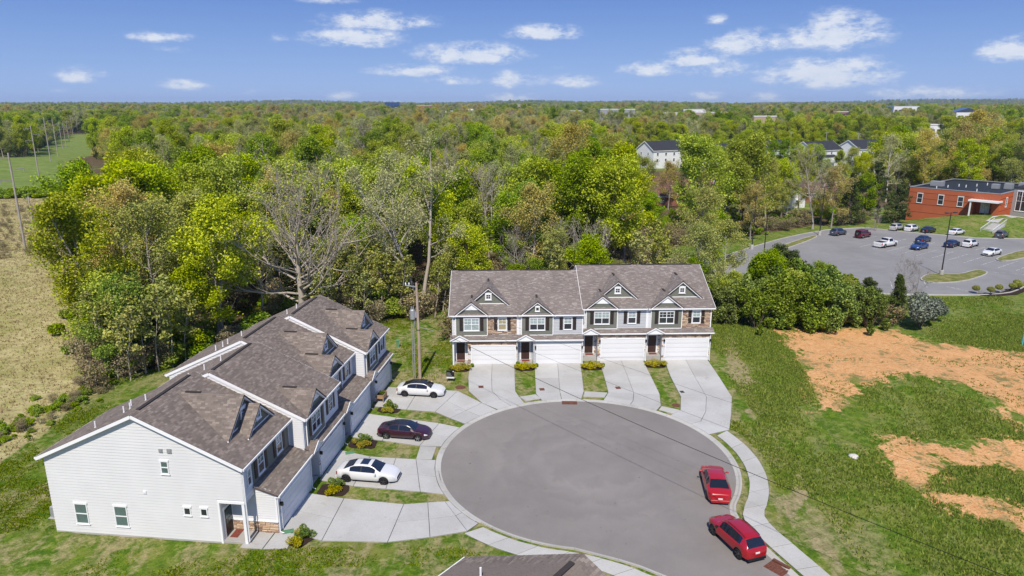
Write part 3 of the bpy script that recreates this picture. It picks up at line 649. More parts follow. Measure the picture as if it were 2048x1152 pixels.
def stones(mb, x0, x1, y, z0, z1, seed, openings=(), axis='x', m=0, sgn=-1):
    """ledge stone veneer on a plane facing -y (axis x) or -x (axis y)"""
    rr = np.random.RandomState(seed); z = z0
    while z < z1-.02:
        h = min(rr.uniform(.07, .16), z1-z); x = x0
        while x < x1-.02:
            w = min(rr.uniform(.18, .62), x1-x); d = rr.uniform(.03, .09)
            if not any(x+w > oa+.02 and x < ob-.02 and z+h > oz0+.02 and z < oz1-.02 for oa, ob, oz0, oz1 in openings):
                g = .008; b_ = .015
                P = [(x+g, z+g), (x+w-g, z+g), (x+w-g, z+h-g), (x+g, z+h-g)]; Q = [(x+g+b_, z+g+b_), (x+w-g-b_, z+g+b_), (x+w-g-b_, z+h-g-b_), (x+g+b_, z+h-g-b_)]
                f = (lambda p_, t: (p_[0], y+sgn*t, p_[1])) if axis == 'x' else (lambda p_, t: (y+sgn*t, p_[0], p_[1]))
                mb.quads([f(p_, 0) for p_ in P]+[f(p_, d) for p_ in Q], [(0,1,5,4),(1,2,6,5),(2,3,7,6),(3,0,4,7),(4,5,6,7)], m)
            x += w
        z += h
def window(par, o, u, n, w, h, sashes=1, upper='pane_blind', lower='pane_dark', muntin=True, hung=True, shutters=False, fr=.075):
    """o = lower left corner on the wall plane, u along the wall, n outward"""
    o, u, n = (np.array(q, float) for q in (o, u, n)); k = np.array((0, 0, 1.)); P = lambda a, z, d=.0: o+u*a+k*z+n*d
    mb = MB(); dpt = .07
    for a in ([fr/2, w-fr/2] + ([w/2] if sashes == 2 else [])): mb.beam(P(a, 0, dpt/2+.02), P(a, h, dpt/2+.02), fr, dpt, up=n)
    for z in ([fr/2, h-fr/2]): mb.beam(P(fr, z, dpt/2+.018), P(w-fr, z, dpt/2+.018), dpt, fr)
    mb.beam(P(-.05, h+.05, .05), P(w+.05, h+.05, .05), .10, .11); mb.beam(P(-.05, -.03, .055), P(w+.05, -.03, .055), .12, .05)
    if hung: mb.beam(P(fr, h/2, .045), P(w-fr, h/2, .045), .05, .06)
    sw = w/sashes
    if muntin:
        for s_ in range(sashes):
            mb.beam(P(sw*(s_+.5), h/2 if hung else fr, .04), P(sw*(s_+.5), h-fr, .04), .028, .03, up=n)
            mb.beam(P(sw*s_+fr, h*.75 if hung else h/2, .0405), P(sw*(s_+1)-fr, h*.75 if hung else h/2, .0405), .03, .028)
    wo_ = mb.build('window', MATS['trim'], par)
    for s_ in range(sashes):
        for (z0, z1, mt) in (((fr, h/2, lower), (h/2, h-fr, upper)) if hung else ((fr, h-fr, lower),)):
            mb = MB(); mb.face([P(sw*s_+fr*.5, z0, .03), P(sw*(s_+1)-fr*.5, z0, .03), P(sw*(s_+1)-fr*.5, z1, .03), P(sw*s_+fr*.5, z1, .03)]); mb.build('pane', MATS[mt], wo_)
    if shutters:
        for a in (-.47, w+.09):
            mb = MB(); c0 = P(a+.19, 0, .05); mb.beam(c0, c0+k*h, .38, .05, up=n)
            for z in (h*.25, h*.72): mb.beam(P(a+.19, z-h*.17, .078), P(a+.19, z+h*.17, .078), .26, .02, up=n)
            mb.build('shutter', MATS['shutter'], par)
def gable_dormer(par, cx, half, pitch, yf, zb, slope_z, face_mat, roof_mat, win=None, ov=.3, seed=1, siding=True, vent=False, wtri=False, ydeep=None):
    """gable whose face stands at y=yf, base z zb, peak zb+half*pitch; roof runs back until it meets the main slope (slope_z(y))"""
    zp = zb + half*pitch
    y1 = yf
    while slope_z(y1) < zp+.15: y1 += .1
    mb = MB(); mb.extr([(cx-half, zb-.35), (cx+half, zb-.35), (cx+half, zb), (cx, zp), (cx-half, zb)], 'y', yf, yf+.12)
    if siding:
        z = zb+.02
        while z < zp-.15:
            wv = (zp-z)/pitch; mb.box(cx-wv+.02, cx+wv-.02, yf-.02, yf, z, z+.012); z += .16
    mb.build('gable_face', MATS[face_mat], par)
    if wtri:
        mb = MB(); hh = zp-.62*half*pitch; wv = (zp-hh)/pitch-.16; mb.extr([(cx-wv, hh), (cx+wv, hh), (cx, hh+wv*pitch)], 'y', yf-.07, yf-.02); mb.build('gable_panel', MATS['trim'], par)
    rf, sh, fa = MB(), MB(), MB()
    for s_ in (-1, 1):
        e0 = np.array((cx+s_*(half+ov), yf-ov, zb-ov*pitch+.14)); pk = np.array((cx, yf-ov, zp+.14)); L = y1-(yf-ov)
        rf.slab(e0, pk-e0, (0, L, 0), .11); shingles(sh, e0, (0, L, 0), pk-e0, seed*7+s_)
        fa.beam(e0+(0, .035, -.13), pk+(0, .035, -.13), .05, .18); fa.beam(e0+(0, 0, -.1), e0+(0, .25+ov, -.1), .05, .16)
        fa.beam(e0+(-s_*.02, ov-.1, -.20), pk+(0, ov-.1, -.16), .16, .06)
    ro_ = rf.build('gable_roof', MATS['roof_deck'], par); s2 = sh.build('shingles', MATS[roof_mat], ro_); s2['kind'] = 'stuff'; fa.build('gable_trim', MATS['trim'], par)
    rv = MB(); rv.beam((cx, y1-1.9, zp+.17), (cx, y1-.75, zp+.17), .2, .05); rv.build('ridge_cap', MATS['ridge_vent'], par)
    if win:
        w, h, z = win; window(par, (cx-w/2, yf, z), (1, 0, 0), (0, -1, 0), w, h, 1, lower='pane_dark', hung=False, fr=.13 if not vent else .1, muntin=not vent)

def coach_light(par, x, y, z):
    mb = MB(); mb.box(x-.06, x+.06, y-.04, y, z-.1, z+.14); mb.beam((x, y-.02, z+.12), (x, y-.14, z+.16), .03, .03); mb.prism([(x-.07, y-.21), (x+.07, y-.21), (x+.09, y-.07), (x-.09, y-.07)], z-.12, z+.12); mb.build('wall_lamp', MATS['black_trim'], par)

def townhouse(name, label, loc, rz, W, units, roof_mat, seed, near_end=None, vents=()):
    T = empty(name, loc, rz); tag(T, label, 'town house'); nU = len(units)
    for i, U in enumerate(units):
        x0, x1, fy, dz = i*W+.003, (i+1)*W-.003, U['fy'], U.get('dz', 0.); gy = U['gy']; yr = fy+DEP/2; zr = ZW+PITCH*DEP/2+dz; ex0 = OVH if i == 0 else .06; ex1 = OVH if i == nU-1 else .06
        rec = U.get('rec', 1.0); ent = U.get('ent', 1.75)
        # core masonry
        mb = MB(); mb.extr([(fy+rec, -.3), (fy+DEP, -.3), (fy+DEP, ZW+dz), (yr, zr), (fy, ZW+dz), (fy, PW+dz), (fy+rec, PW+dz)], 'x', x0, x1); mb.build('wall', MATS['siding_white'], T)
        mb = MB(); mb.extr([(gy, -.3), (fy+rec+.05, -.3), (fy+rec+.05, PW+.2+dz), (gy, PW+dz-.03)], 'x', x0+ent, x1); mb.build('garage_wall', MATS['siding_white'], T)
        # roof
        sz = lambda y, fy=fy, dz=dz: ZW+dz+.1+(y-fy)*PITCH
        rf, sh = MB(), MB(); rl = np.array((0, DEP/2+OVH, (DEP/2+OVH)*PITCH))
        for s_, y_ in ((1, fy-OVH), (-1, fy+DEP+OVH)):
            o = np.array((x0-ex0, y_, ZW+dz+.1-OVH*PITCH)); ev = rl*np.array((1, s_, 1)); rf.slab(o, (x1-x0+ex0+ex1, 0, 0), ev, .12); shingles(sh, o, (x1-x0+ex0+ex1, 0, 0), ev, seed*31+i*3+s_)
        ro_ = rf.build('roof', MATS['roof_deck'], T); q = sh.build('shingles', MATS[roof_mat], ro_); q['kind'] = 'stuff'
        mb = MB(); mb.beam((x0+.5, yr, zr+.12), (x1-.7, yr, zr+.12), .26, .05); mb.build('ridge_vent', MATS['ridge_vent'], T)
        # eave boards, gutters and rakes
        fa = MB()
        for y_, s_ in ((fy-OVH, -1), (fy+DEP+OVH, 1)):
            ze = ZW+dz+.1-OVH*PITCH; fa.box(x0-ex0, x1+ex1, *sorted((y_, y_+s_*.10)), ze-.17, ze-.035)
            fa.box(x0-ex0, x1+ex1, *sorted((y_-s_*.02, y_-s_*(OVH-.01))), ze-.19, ze-.15)
        for s_, y_ in ((1, fy-OVH), (-1, fy+DEP+OVH)):
            for xe in ([x0-ex0-.02] + ([x1+ex1+.02] if True else [])):
                a = np.array((xe, y_, ZW+dz-.03-OVH*PITCH)); b_ = np.array((xe, yr, zr-.03)); fa.beam(a, b_, .045, .22)
                if ex0 > .2 or ex1 > .2: fa.beam(a+(.16 if xe < x0 else -.16, 0, -.07), b_+(.16 if xe < x0 else -.16, 0, -.07), .28, .03)
        fa.build('fascia', MATS['trim'], T)
        # side siding where the unit stands proud of its neighbour (or ends the block)
        def clipf(z, fy=fy, zr=zr, dz=dz): t = max(0, (z-ZW-dz)/PITCH); return (fy+t, fy+DEP-t)
        if i == 0 or abs(units[i-1]['fy']-fy) > .01 or units[i-1].get('dz', 0) != dz:
            if i == 0 and near_end:
                boards = []; laps(None, (x0, 0, 0), (0, 1, 0), (-1, 0, 0), fy, fy+DEP, .12, zr-.06, .215, near_end['open'], clipf, 0, boards)
                sdg = MB(); sdg.box(x0-.03, x0-.001, fy+rec, fy+DEP, -.25, .11); so_ = sdg.build('foundation', MATS['slab_old'], T)
                for t in boards: t.build('siding_board', MATS['siding_white'], T)
            else:
                mb = MB(); laps(mb, (x0, 0, 0), (0, 1, 0), (-1, 0, 0), fy, fy+DEP, PW+dz if i else .1, zr-.06, .178, [(fy-.1, fy+rec, -1, PW+dz)], clipf); q = mb.build('siding', MATS['siding_white'], T); q['kind'] = 'stuff'
        if i == nU-1:
            mb = MB(); laps(mb, (x1, 0, 0), (0, 1, 0), (1, 0, 0), fy, fy+DEP, .1, zr-.06, .178, (), clipf); q = mb.build('siding', MATS['siding_white'], T); q['kind'] = 'stuff'
        # upper front: bay and side section
        zb0, zb1 = PW+.36+dz, ZW+dz-.12
        bw0, bw1 = x0+.42, x0+.42+U.get('bayw', 3.55); byf = fy-.12
        def clad(kind, a, b_, y, z0, z1, opens, sd_):
            mb = MB()
            if kind == 'stone': stones(mb, a, b_, y, z0, z1, sd_, opens); q = mb.build('stone_veneer', MATS['stone'], T)
            else:
                mt = {'green': 'siding_green', 'white': 'siding_white', 'grey': 'siding_grey'}[kind]; laps(mb, (0, y, 0), (1, 0, 0), (0, -1, 0), a, b_, z0, z1, .135 if kind == 'green' else .178, opens); q = mb.build('siding', MATS[mt], T)
            q['kind'] = 'stuff'
        def corner(x, y, z0, z1, w=.11): c_.box(x-w/2, x+w/2, y-.045, y+.02, z0, z1)
        c_ = MB()
        if U.get('bay', True):
            mb = MB(); mb.box(bw0, bw1, byf, fy+.05, zb0-.25, ZW+dz+.02); mb.build('bay_wall', MATS['siding_green'], T)
            bc = (bw0+bw1)/2; ww, wh = 1.75, 1.46; wz = zb0+.52
            clad('green', bw0, bw1, byf, zb0, zb1+.1, [(bc-ww/2, bc+ww/2, wz, wz+wh)], seed+i)
            window(T, (bc-ww/2, byf, wz), (1, 0, 0), (0, -1, 0), ww, wh, 2, U.get('up', 'pane_blind'), U.get('lo', 'pane_dark'), shutters=True)
            gable_dormer(T, bc, (bw1-bw0)/2, .80, byf, ZW+dz-.05, sz, 'siding_green', roof_mat, win=(.5, .55, ZW+dz+.28) if U.get('sqvent') else None, ov=.26, seed=seed+i*5, vent=True, wtri=not U.get('sqvent'))
            corner(bw0, byf, zb0, zb1, .09); corner(bw1, byf, zb0, zb1, .09); c_.box(bw0, bw1, byf-.04, byf+.02, zb0-.1, zb0)
            clad(U.get('cornermat', 'white'), x0, bw0-.05, fy, zb0, zb1, (), seed+i)
        else:
            clad('white', x0, x0+1.35, fy, PW+dz, zb1, [(x0+.62, x0+1.17, zb0+.55, zb0+1.75)], seed+i); window(T, (x0+.62, fy, zb0+.55), (1, 0, 0), (0, -1, 0), .55, 1.2, 1, 'pane_blind', 'pane_dark', muntin=False)
            bw1 = x0+1.35
        sx0, sx1 = bw1+.05, x1-.1; sw_, shh = .95, 1.46; wz = zb0+.52
        if U.get('bay', True):
            sc = (sx0+sx1)/2 + U.get('wshift', 0); clad(U['side'], sx0, sx1, fy, zb0, zb1, [(sc-sw_/2, sc+sw_/2, wz, wz+shh)], seed*3+i)
            window(T, (sc-sw_/2, fy, wz), (1, 0, 0), (0, -1, 0), sw_, shh, 1, U.get('sup', 'pane_blind'), U.get('slo', 'pane_dark'), shutters=True)
        else:
            s1, s2_ = sx0+1.25, sx0+4.15; clad(U['side'], sx0, sx1, fy, zb0, zb1, [(q_-sw_/2, q_+sw_/2, wz, wz+shh) for q_ in (s1, s2_)], seed*3+i)
            for q_ in (s1, s2_): window(T, (q_-sw_/2, fy, wz), (1, 0, 0), (0, -1, 0), sw_, shh, 1, 'pane_blind' if q_ == s2_ else 'pane_green', 'pane_dark', shutters=True)
        corner(x0+.055, fy, PW+dz, zb1); corner(x1-.055, fy, zb0, zb1); c_.box(x0, x1, fy-.03, fy+.01, zb0-.08, zb0)
        for dm in U.get('dormers', ()):
            cx, half, pt, yf = dm; cx += x0; yf += fy
            gable_dormer(T, cx, half, pt, yf, sz(yf)+.06, sz, 'siding_green', roof_mat, win=(.72, .72, sz(yf)+.52), ov=.28, seed=seed+i*11+3, siding=False)
            zz = sz(yf)+.06
            for q_ in np.arange(-half+.3, half-.2, .42): mb = MB(); mb.box(cx+q_-.02, cx+q_+.02, yf-.015, yf, zz, zz+max(.06, (half-abs(q_))*pt-.12)); mb.build('batten', MATS['siding_green'], T)
            mb = MB(); mb.box(cx-half, cx+half, yf-.05, yf-.016, zz-.04, zz+.05); mb.build('gable_sill', MATS['trim'], T)
        # pent roof over garage and porch
        px0 = x0-(.25 if i == 0 else 0) if U.get('pent_full', True) else x0+ent-.2; px1 = x1+(.25 if i == nU-1 else 0)
        zt, zf = PW+.34+dz + max(0, (fy-gy-.5)*.25), PW+dz-.02; rf, sh = MB(), MB(); o = np.array((px0, gy-.28, zf)); ev = np.array((0, fy-(gy-.28)+.02, zt-zf)); rf.slab(o, (px1-px0, 0, 0), ev, .09); shingles(sh, o, (px1-px0, 0, 0), ev, seed*5+i)
        pr_ = rf.build('pent_roof', MATS['roof_deck'], T); q = sh.build('shingles', MATS[roof_mat], pr_); q['kind'] = 'stuff'
        c_.box(px0, px1, gy-.38, gy-.285, zf-.16, zf-.03); c_.box(px0+.02, px1-.02, gy-.28, gy-.01, zf-.20, zf-.16)
        # garage door, with surround
        gx0, gx1, gh = x1-.32-4.88, x1-.32, 2.15; z0 = .07+dz
        lower = U['lower']; clad(lower, x0+ent, x1-.02, gy, z0-.05, PW+dz-.2, [(gx0-.09, gx1+.09, -1, z0+gh+.1)], seed*9+i)
        if lower != 'stone': c_.box(x0+ent, x1-.02, gy-.05, gy-.031, PW+dz-.42, PW+dz-.2)
        c_.box(gx0-.1, gx0, gy-.075, gy, z0-.05, z0+gh+.1); c_.box(gx1, gx1+.1, gy-.075, gy, z0-.05, z0+gh+.1); c_.box(gx0-.1, gx1+.1, gy-.08, gy, z0+gh, z0+gh+.12)
        gd = MB(); gd.box(gx0, gx1, gy-.012, gy-.002, z0-.05, z0+gh); gdo = gd.build('garage_door', MATS['fascia_shade'], T)
        for r in range(4):
            s_ = MB(); za, zb_ = z0+r*gh/4+.012, z0+(r+1)*gh/4-.012; s_.box(gx0+.01, gx1-.01, gy-.045, gy-.013, za, zb_)
            for c2 in range(8): s_.box(gx0+.08+c2*.595, gx0+.08+c2*.595+.5, gy-.054, gy-.0452, za+.09, zb_-.09)
            s_.build('door_panel', MATS['garage_white'], gdo)
        coach_light(T, gx0-.2, gy-.06, z0+2.0)
        if i % 2 or lower == 'stone': coach_light(T, gx1+.2, gy-.06, z0+2.0)
        nb = MB(); nb.box(gx0-.27, gx0-.15, gy-.085, gy-.075, z0+1.25, z0+1.6); nb.build('number_plate', MATS['plate'], T)
        # entry: door wall, door, step, post, pediment
        dyw = fy+rec; dx = x0+.42 + (0 if ent < 2 else .15); dm_ = 'door_black' if U.get('lites') else 'door_brown'
        clad(U.get('entry', 'white'), x0, x0+ent, dyw, z0+.1, PW+dz, [(dx-.12, dx+1.07, -1, z0+2.3)], seed*4+i)
        c_.box(dx-.12, dx, dyw-.05, dyw, z0, z0+2.2); c_.box(dx+.95, dx+1.07, dyw-.05, dyw, z0, z0+2.2); c_.box(dx-.14, dx+1.09, dyw-.06, dyw, z0+2.2, z0+2.36)
        d_ = MB(); d_.box(dx, dx+.95, dyw-.03, dyw-.002, z0+.13, z0+2.2)
        for (a, b__, q0, q1) in ((.1,.43,.3,.95),(.52,.85,.3,.95),(.1,.43,1.1,1.6),(.52,.85,1.1,1.6),(.1,.43,1.7,2.05),(.52,.85,1.7,2.05)): d_.box(dx+a, dx+b__, dyw-.042, dyw-.0305, z0+q0, z0+q1)
        do = d_.build('front_door', MATS[dm_], T); h_ = MB(); h_.tube([(dx+.86, dyw-.05, z0+1.0), (dx+.86, dyw-.1, z0+1.0)], .035, 8); h_.build('door_handle', MATS['rim'], do)
        if U.get('lites'):
            for a in (.12, .38, .64):
                for q in (1.05, 1.4, 1.75): l_ = MB(); l_.box(dx+a, dx+a+.2, dyw-.05, dyw-.043, z0+q, z0+q+.28); l_.build('door_pane', MATS['pane_green'], do)
        st = MB(); st.cbox(x0+.02, x0+ent-.06, gy+.15 if U.get('pent_full', True) else fy-.05, dyw, -.1, z0+.1, .015); st.build('porch_slab', MATS['slab_old'], T)
        mt_ = MB(); mt_.box(dx+.05, dx+.95, dyw-.75, dyw-.2, z0+.101, z0+.12); mt_.build('door_mat', MATS['mat_red'], T)
        if U.get('pent_full', True):
            pc = x0+ent/2; ph = .95; zq = PW+dz-.03; pf = MB(); pf.extr([(pc-ph, zq), (pc+ph, zq), (pc, zq+.52)], 'y', gy-.36, gy+.3); pf.build('pediment', MATS['trim'], T)
            rf, sh = MB(), MB()
            for s_ in (-1, 1):
                e0 = np.array((pc+s_*(ph+.08), gy-.44, zq+.02)); pk = np.array((pc, gy-.44, zq+.60)); L = fy-(gy-.44)+.02; rf.slab(e0, pk-e0, (0, L, 0), .05); shingles(sh, e0, (0, L, 0), pk-e0, seed+i*17+s_)
                c_.beam(e0+(0, -.02, -.04), pk+(0, -.02, -.04), .05, .11)
            pr2 = rf.build('pediment_roof', MATS['roof_deck'], T); q = sh.build('shingles', MATS[roof_mat], pr2); q['kind'] = 'stuff'
            c_.box(x0+.02, x0+ent, gy-.05, gy+.12, PW+dz-.26, PW+dz-.05)
            if i == 0: c_.box(x0+.03, x0+.21, gy-.02, gy+.16, 0, PW+dz-.26)
        else:
            c_.box(x0+.0, x0+.2, fy+.01, fy+.2, 0, PW+dz-.01); c_.box(x0-.035, x0+.03, fy-.03, fy+rec+.12, PW+dz-.02, PW+dz+.16); c_.box(x0-.035, x0+.05, fy+rec-.02, fy+rec+.12, 0, PW+dz-.02)
            mb = MB(); laps(mb, (x0+ent, 0, 0), (0, 1, 0), (-1, 0, 0), gy, fy+rec, 1.0, PW+dz+.35, .178, (), lambda z: (gy+max(0, (z-PW)*2.2), fy+rec)); q = mb.build('siding', MATS['siding_white'], T); q['kind'] = 'stuff'
            mb = MB(); stones(mb, gy, fy+rec, x0+ent, .05, .92, seed+77, (), 'y'); q = mb.build('stone_veneer', MATS['stone'], T); q['kind'] = 'stuff'
            c_.box(x0+ent-.1, x0+ent+.02, gy-.06, fy+rec, .92, 1.0); c_.box(x0+ent-.05, x0+ent+.06, gy-.05, gy+.06, 1., PW+dz-.1)
        # downspouts
        xs = x0+.07 if (i == 0) else None
        if xs is not None:
            ze = ZW+dz-.15; sp = MB(); sp.tube([(xs, fy-OVH-.04, ze), (xs, fy-.09, ze-.35), (xs, fy-.09, PW+dz+.55 if U.get('pent_full', True) else .25)], .045, 6); sp.build('downspout', MATS['metal_white'], T)
        sp = MB(); sp.tube([(x1-.1, gy-.33, PW+dz-.15), (x1-.1, gy-.11, PW+dz-.45), (x1-.1, gy-.11, .2), (x1-.1, gy-.35, .08)], .045, 6)
        sp.build('downspout', MATS['metal_white'], T); sp = MB()
        if not U.get('pent_full', True): sp.tube([(x0+ent-.02, gy-.33, PW+dz-.15), (x0+ent-.02, gy-.12, PW+dz-.45), (x0+ent-.02, gy-.12, .2), (x0+ent-.02, gy-.4, .08)], .045, 6)
        if sp.v: sp.build('downspout', MATS['metal_white'], T)
        c_.build('trim', MATS['trim'], T)
    for (vx, vd) in vents:      # plumbing vents on the rear slope: x along, distance behind the ridge
        i = min(nU-1, int(vx//W)); U = units[i]; y = U['fy']+DEP/2+vd; z = ZW+PITCH*DEP/2+U.get('dz', 0)-vd*PITCH
        mb = MB(); mb.tube([(vx, y, z-.05), (vx, y, z+.55)], .05, 8); mb.tube([(vx, y, z+.02), (vx, y, z+.14)], [.13, .06], 8); mb.build('vent_pipe', MATS['metal_white'], T)
    return T

S = 1.15
left_units = [dict(fy=0., gy=-1.5, bay=False, side='green', lower='white', rec=1.75, ent=1.45, pent_full=False, lites=True, dormers=[(4.15, 2.35, .86, 1.75), (4.75, 1.75, .86, .95)]),
              dict(fy=-S, gy=-1.5, side='white', lower='stone', up='pane_green', sup='pane_green'),
              dict(fy=0., gy=-1.5, side='white', lower='white', dormers=[(4.25, 2.2, .86, 1.3)]),
              dict(fy=-S, gy=-1.5, side='white', lower='stone', dormers=[(4.25, 2.2, .86, 1.3)])]
ne = dict(open=[(11.3,12.24,.8,2.36),(8.4,9.34,.8,2.36),(3.78,4.28,2.0,2.6),(2.6,3.1,2.0,2.6),(4.95,5.5,5.0,5.95),(-.1,1.87,-1,PW+.16)])
LB = townhouse('town_house', 'long white sided town house block seen from its blank gable end', (-17.71, 41.1, 0), R(83.66), 7.3, left_units, 'shingle', 3, ne,
               [(1.0,3.6),(2.1,2.2),(2.5,2.0),(3.4,1.4),(4.0,3.0),(8.8,2.6),(9.9,1.9),(11.2,1.2),(15.5,2.9),(16.0,2.5),(16.5,2.3),(17.9,1.7),(23.0,2.7),(24.6,1.5),(26.2,1.2)])
for (a, z, w, h, up, lo, hu) in ((11.3,.8,.94,1.56,'pane_green','pane_green',1),(8.4,.8,.94,1.56,'pane_green','pane_green',1),(3.78,2.0,.5,.6,'pane_dark','pane_dark',0),(2.6,2.0,.5,.6,'pane_dark','pane_dark',0),(4.95,5.0,.55,.95,'pane_green','pane_green',1)):
    window(LB, (0.003, a+w, z), (0, -1, 0), (-1, 0, 0), w, h, 1, up, lo, muntin=False, hung=bool(hu), fr=.06)
for y, z, s_ in ((5.35, 6.7, .13), (4.75, 6.7, .16), (6.9, 3.55, .11)):
    mb = MB(); mb.box(-.08, 0, y-s_, y+s_, z-s_, z+s_); mb.box(-.1, -.08, y-s_*.7, y+s_*.7, z-s_*.7, z+s_*.7); mb.build('wall_vent', MATS['metal_grey' if s_ > .12 else 'metal_white'], LB)
back_units = [dict(fy=0., gy=-.45, side='stone', lower='stone', rec=.75, up='pane_blind', lo='pane_blind', sup='curtain_yellow', slo='curtain_yellow', dormers=[(4.1, 2.15, .86, 1.35)]),
              dict(fy=0., gy=-.45, side='grey', lower='grey', rec=.75, sqvent=True, entry='grey'),
              dict(fy=.75, gy=.3, dz=.42, side='grey', lower='stone', rec=.75, entry='stone', dormers=[(4.15, 2.15, .86, 1.35)]),
              dict(fy=.75, gy=.3, dz=.42, side='stone', lower='stone', rec=.75, entry='stone', up='pane_dark', dormers=[(4.2, 2.15, .86, 1.35)])]
BB = townhouse('town_house', 'far town house block with green bays and stone facing the turning circle', (-6.75, 75.05, 0), R(1.6), 7.4, back_units, 'shingle_ash', 8, None, [(3.,2.),(10.,2.2),(18.,2.),(25.,2.1)])

# third block: only the far end of its roof rises into the frame
nb_apex, nb_rake = np.array((3.2, 27.3)), np.array((-.786, .618)); nb_dir = np.array((-.618, -.786))
T3 = empty('town_house', (nb_apex[0], nb_apex[1], 0), math.atan2(nb_dir[1], nb_dir[0])); tag(T3, 'brown shingled roof of the nearest town house at the bottom edge', 'town house')
mb = MB(); mb.extr([(-6.8, 0), (6.8, 0), (6.8, 5.9), (0, 9.05), (-6.8, 5.9)], 'x', .35, 15.); mb.build('wall', MATS['siding_white'], T3)
rf = MB(); fa = MB(); tabs = []
for s_ in (-1, 1):
    o = np.array((0, s_*7.15, 9.2-7.15*.47)); ev = np.array((0, -s_*7.15, 7.15*.47)); rf.slab(o, (15.3, 0, 0), ev, .12)
    fa.beam(o+(.04, 0, -.14), o+ev+(.04, 0, -.14), .05, .2); fa.box(0, 15.3, *sorted((s_*7.15, s_*7.26)), o[2]-.17, o[2]-.035)
    sm = MB(); shingles(sm, o, (15.3, 0, 0), ev, 90+s_); tabs.append((sm, s_))
ro_ = rf.build('roof', MATS['roof_deck'], T3); fa.build('fascia', MATS['trim'], T3)
# the tabs nearest the lens are pieces of their own, the rest one mass
M3 = np.array([[nb_dir[0], -nb_dir[1]], [nb_dir[1], nb_dir[0]]]); rest = MB(); cand = []
ct, st_ = math.cos(TILT), math.sin(TILT)
for sm, s_ in tabs:
    Va = np.array(sm.v).reshape(-1, 6, 3)
    for q in Va:
        c0 = q.mean(0); w = M3 @ c0[:2] + nb_apex; yc = w[1]*ct-(c0[2]-CAM_H)*st_; vv = 576+F_PX*(-w[1]*st_-(c0[2]-CAM_H)*ct)/yc; uu = 1024+F_PX*w[0]/yc
        cand.append((vv < 1165 and 860 < uu < 1230, c0[0], q))
vis = [c_ for c_ in cand if c_[0]]; vis.sort(key=lambda c_: c_[1]); keep = set(id(c_[2]) for c_ in vis[-300:])
for c_ in cand:
    if id(c_[2]) in keep: t = MB(); t.quads(c_[2], [(0,1,3,2),(2,3,4,5)]); t.build('shingle', MATS['shingle'], ro_)
    else: rest.quads(c_[2], [(0,1,3,2),(2,3,4,5)])
q = rest.build('shingles', MATS['shingle'], ro_); q['kind'] = 'stuff'
mb = MB(); mb.beam((.9, 0, 9.27), (14, 0, 9.27), .26, .05); mb.build('ridge_vent', MATS['ridge_vent'], T3)
for (x, y) in ((2.2, -4.2), (3.9, -2.6), (4.8, -3.4)):
    z = 9.2-abs(y)*.47; mb = MB(); mb.tube([(x, y, z-.05), (x, y, z+.6)], .055, 8); mb.tube([(x, y, z+.02), (x, y, z+.14)], [.14, .07], 8); mb.build('vent_pipe', MATS['metal_white'], T3)

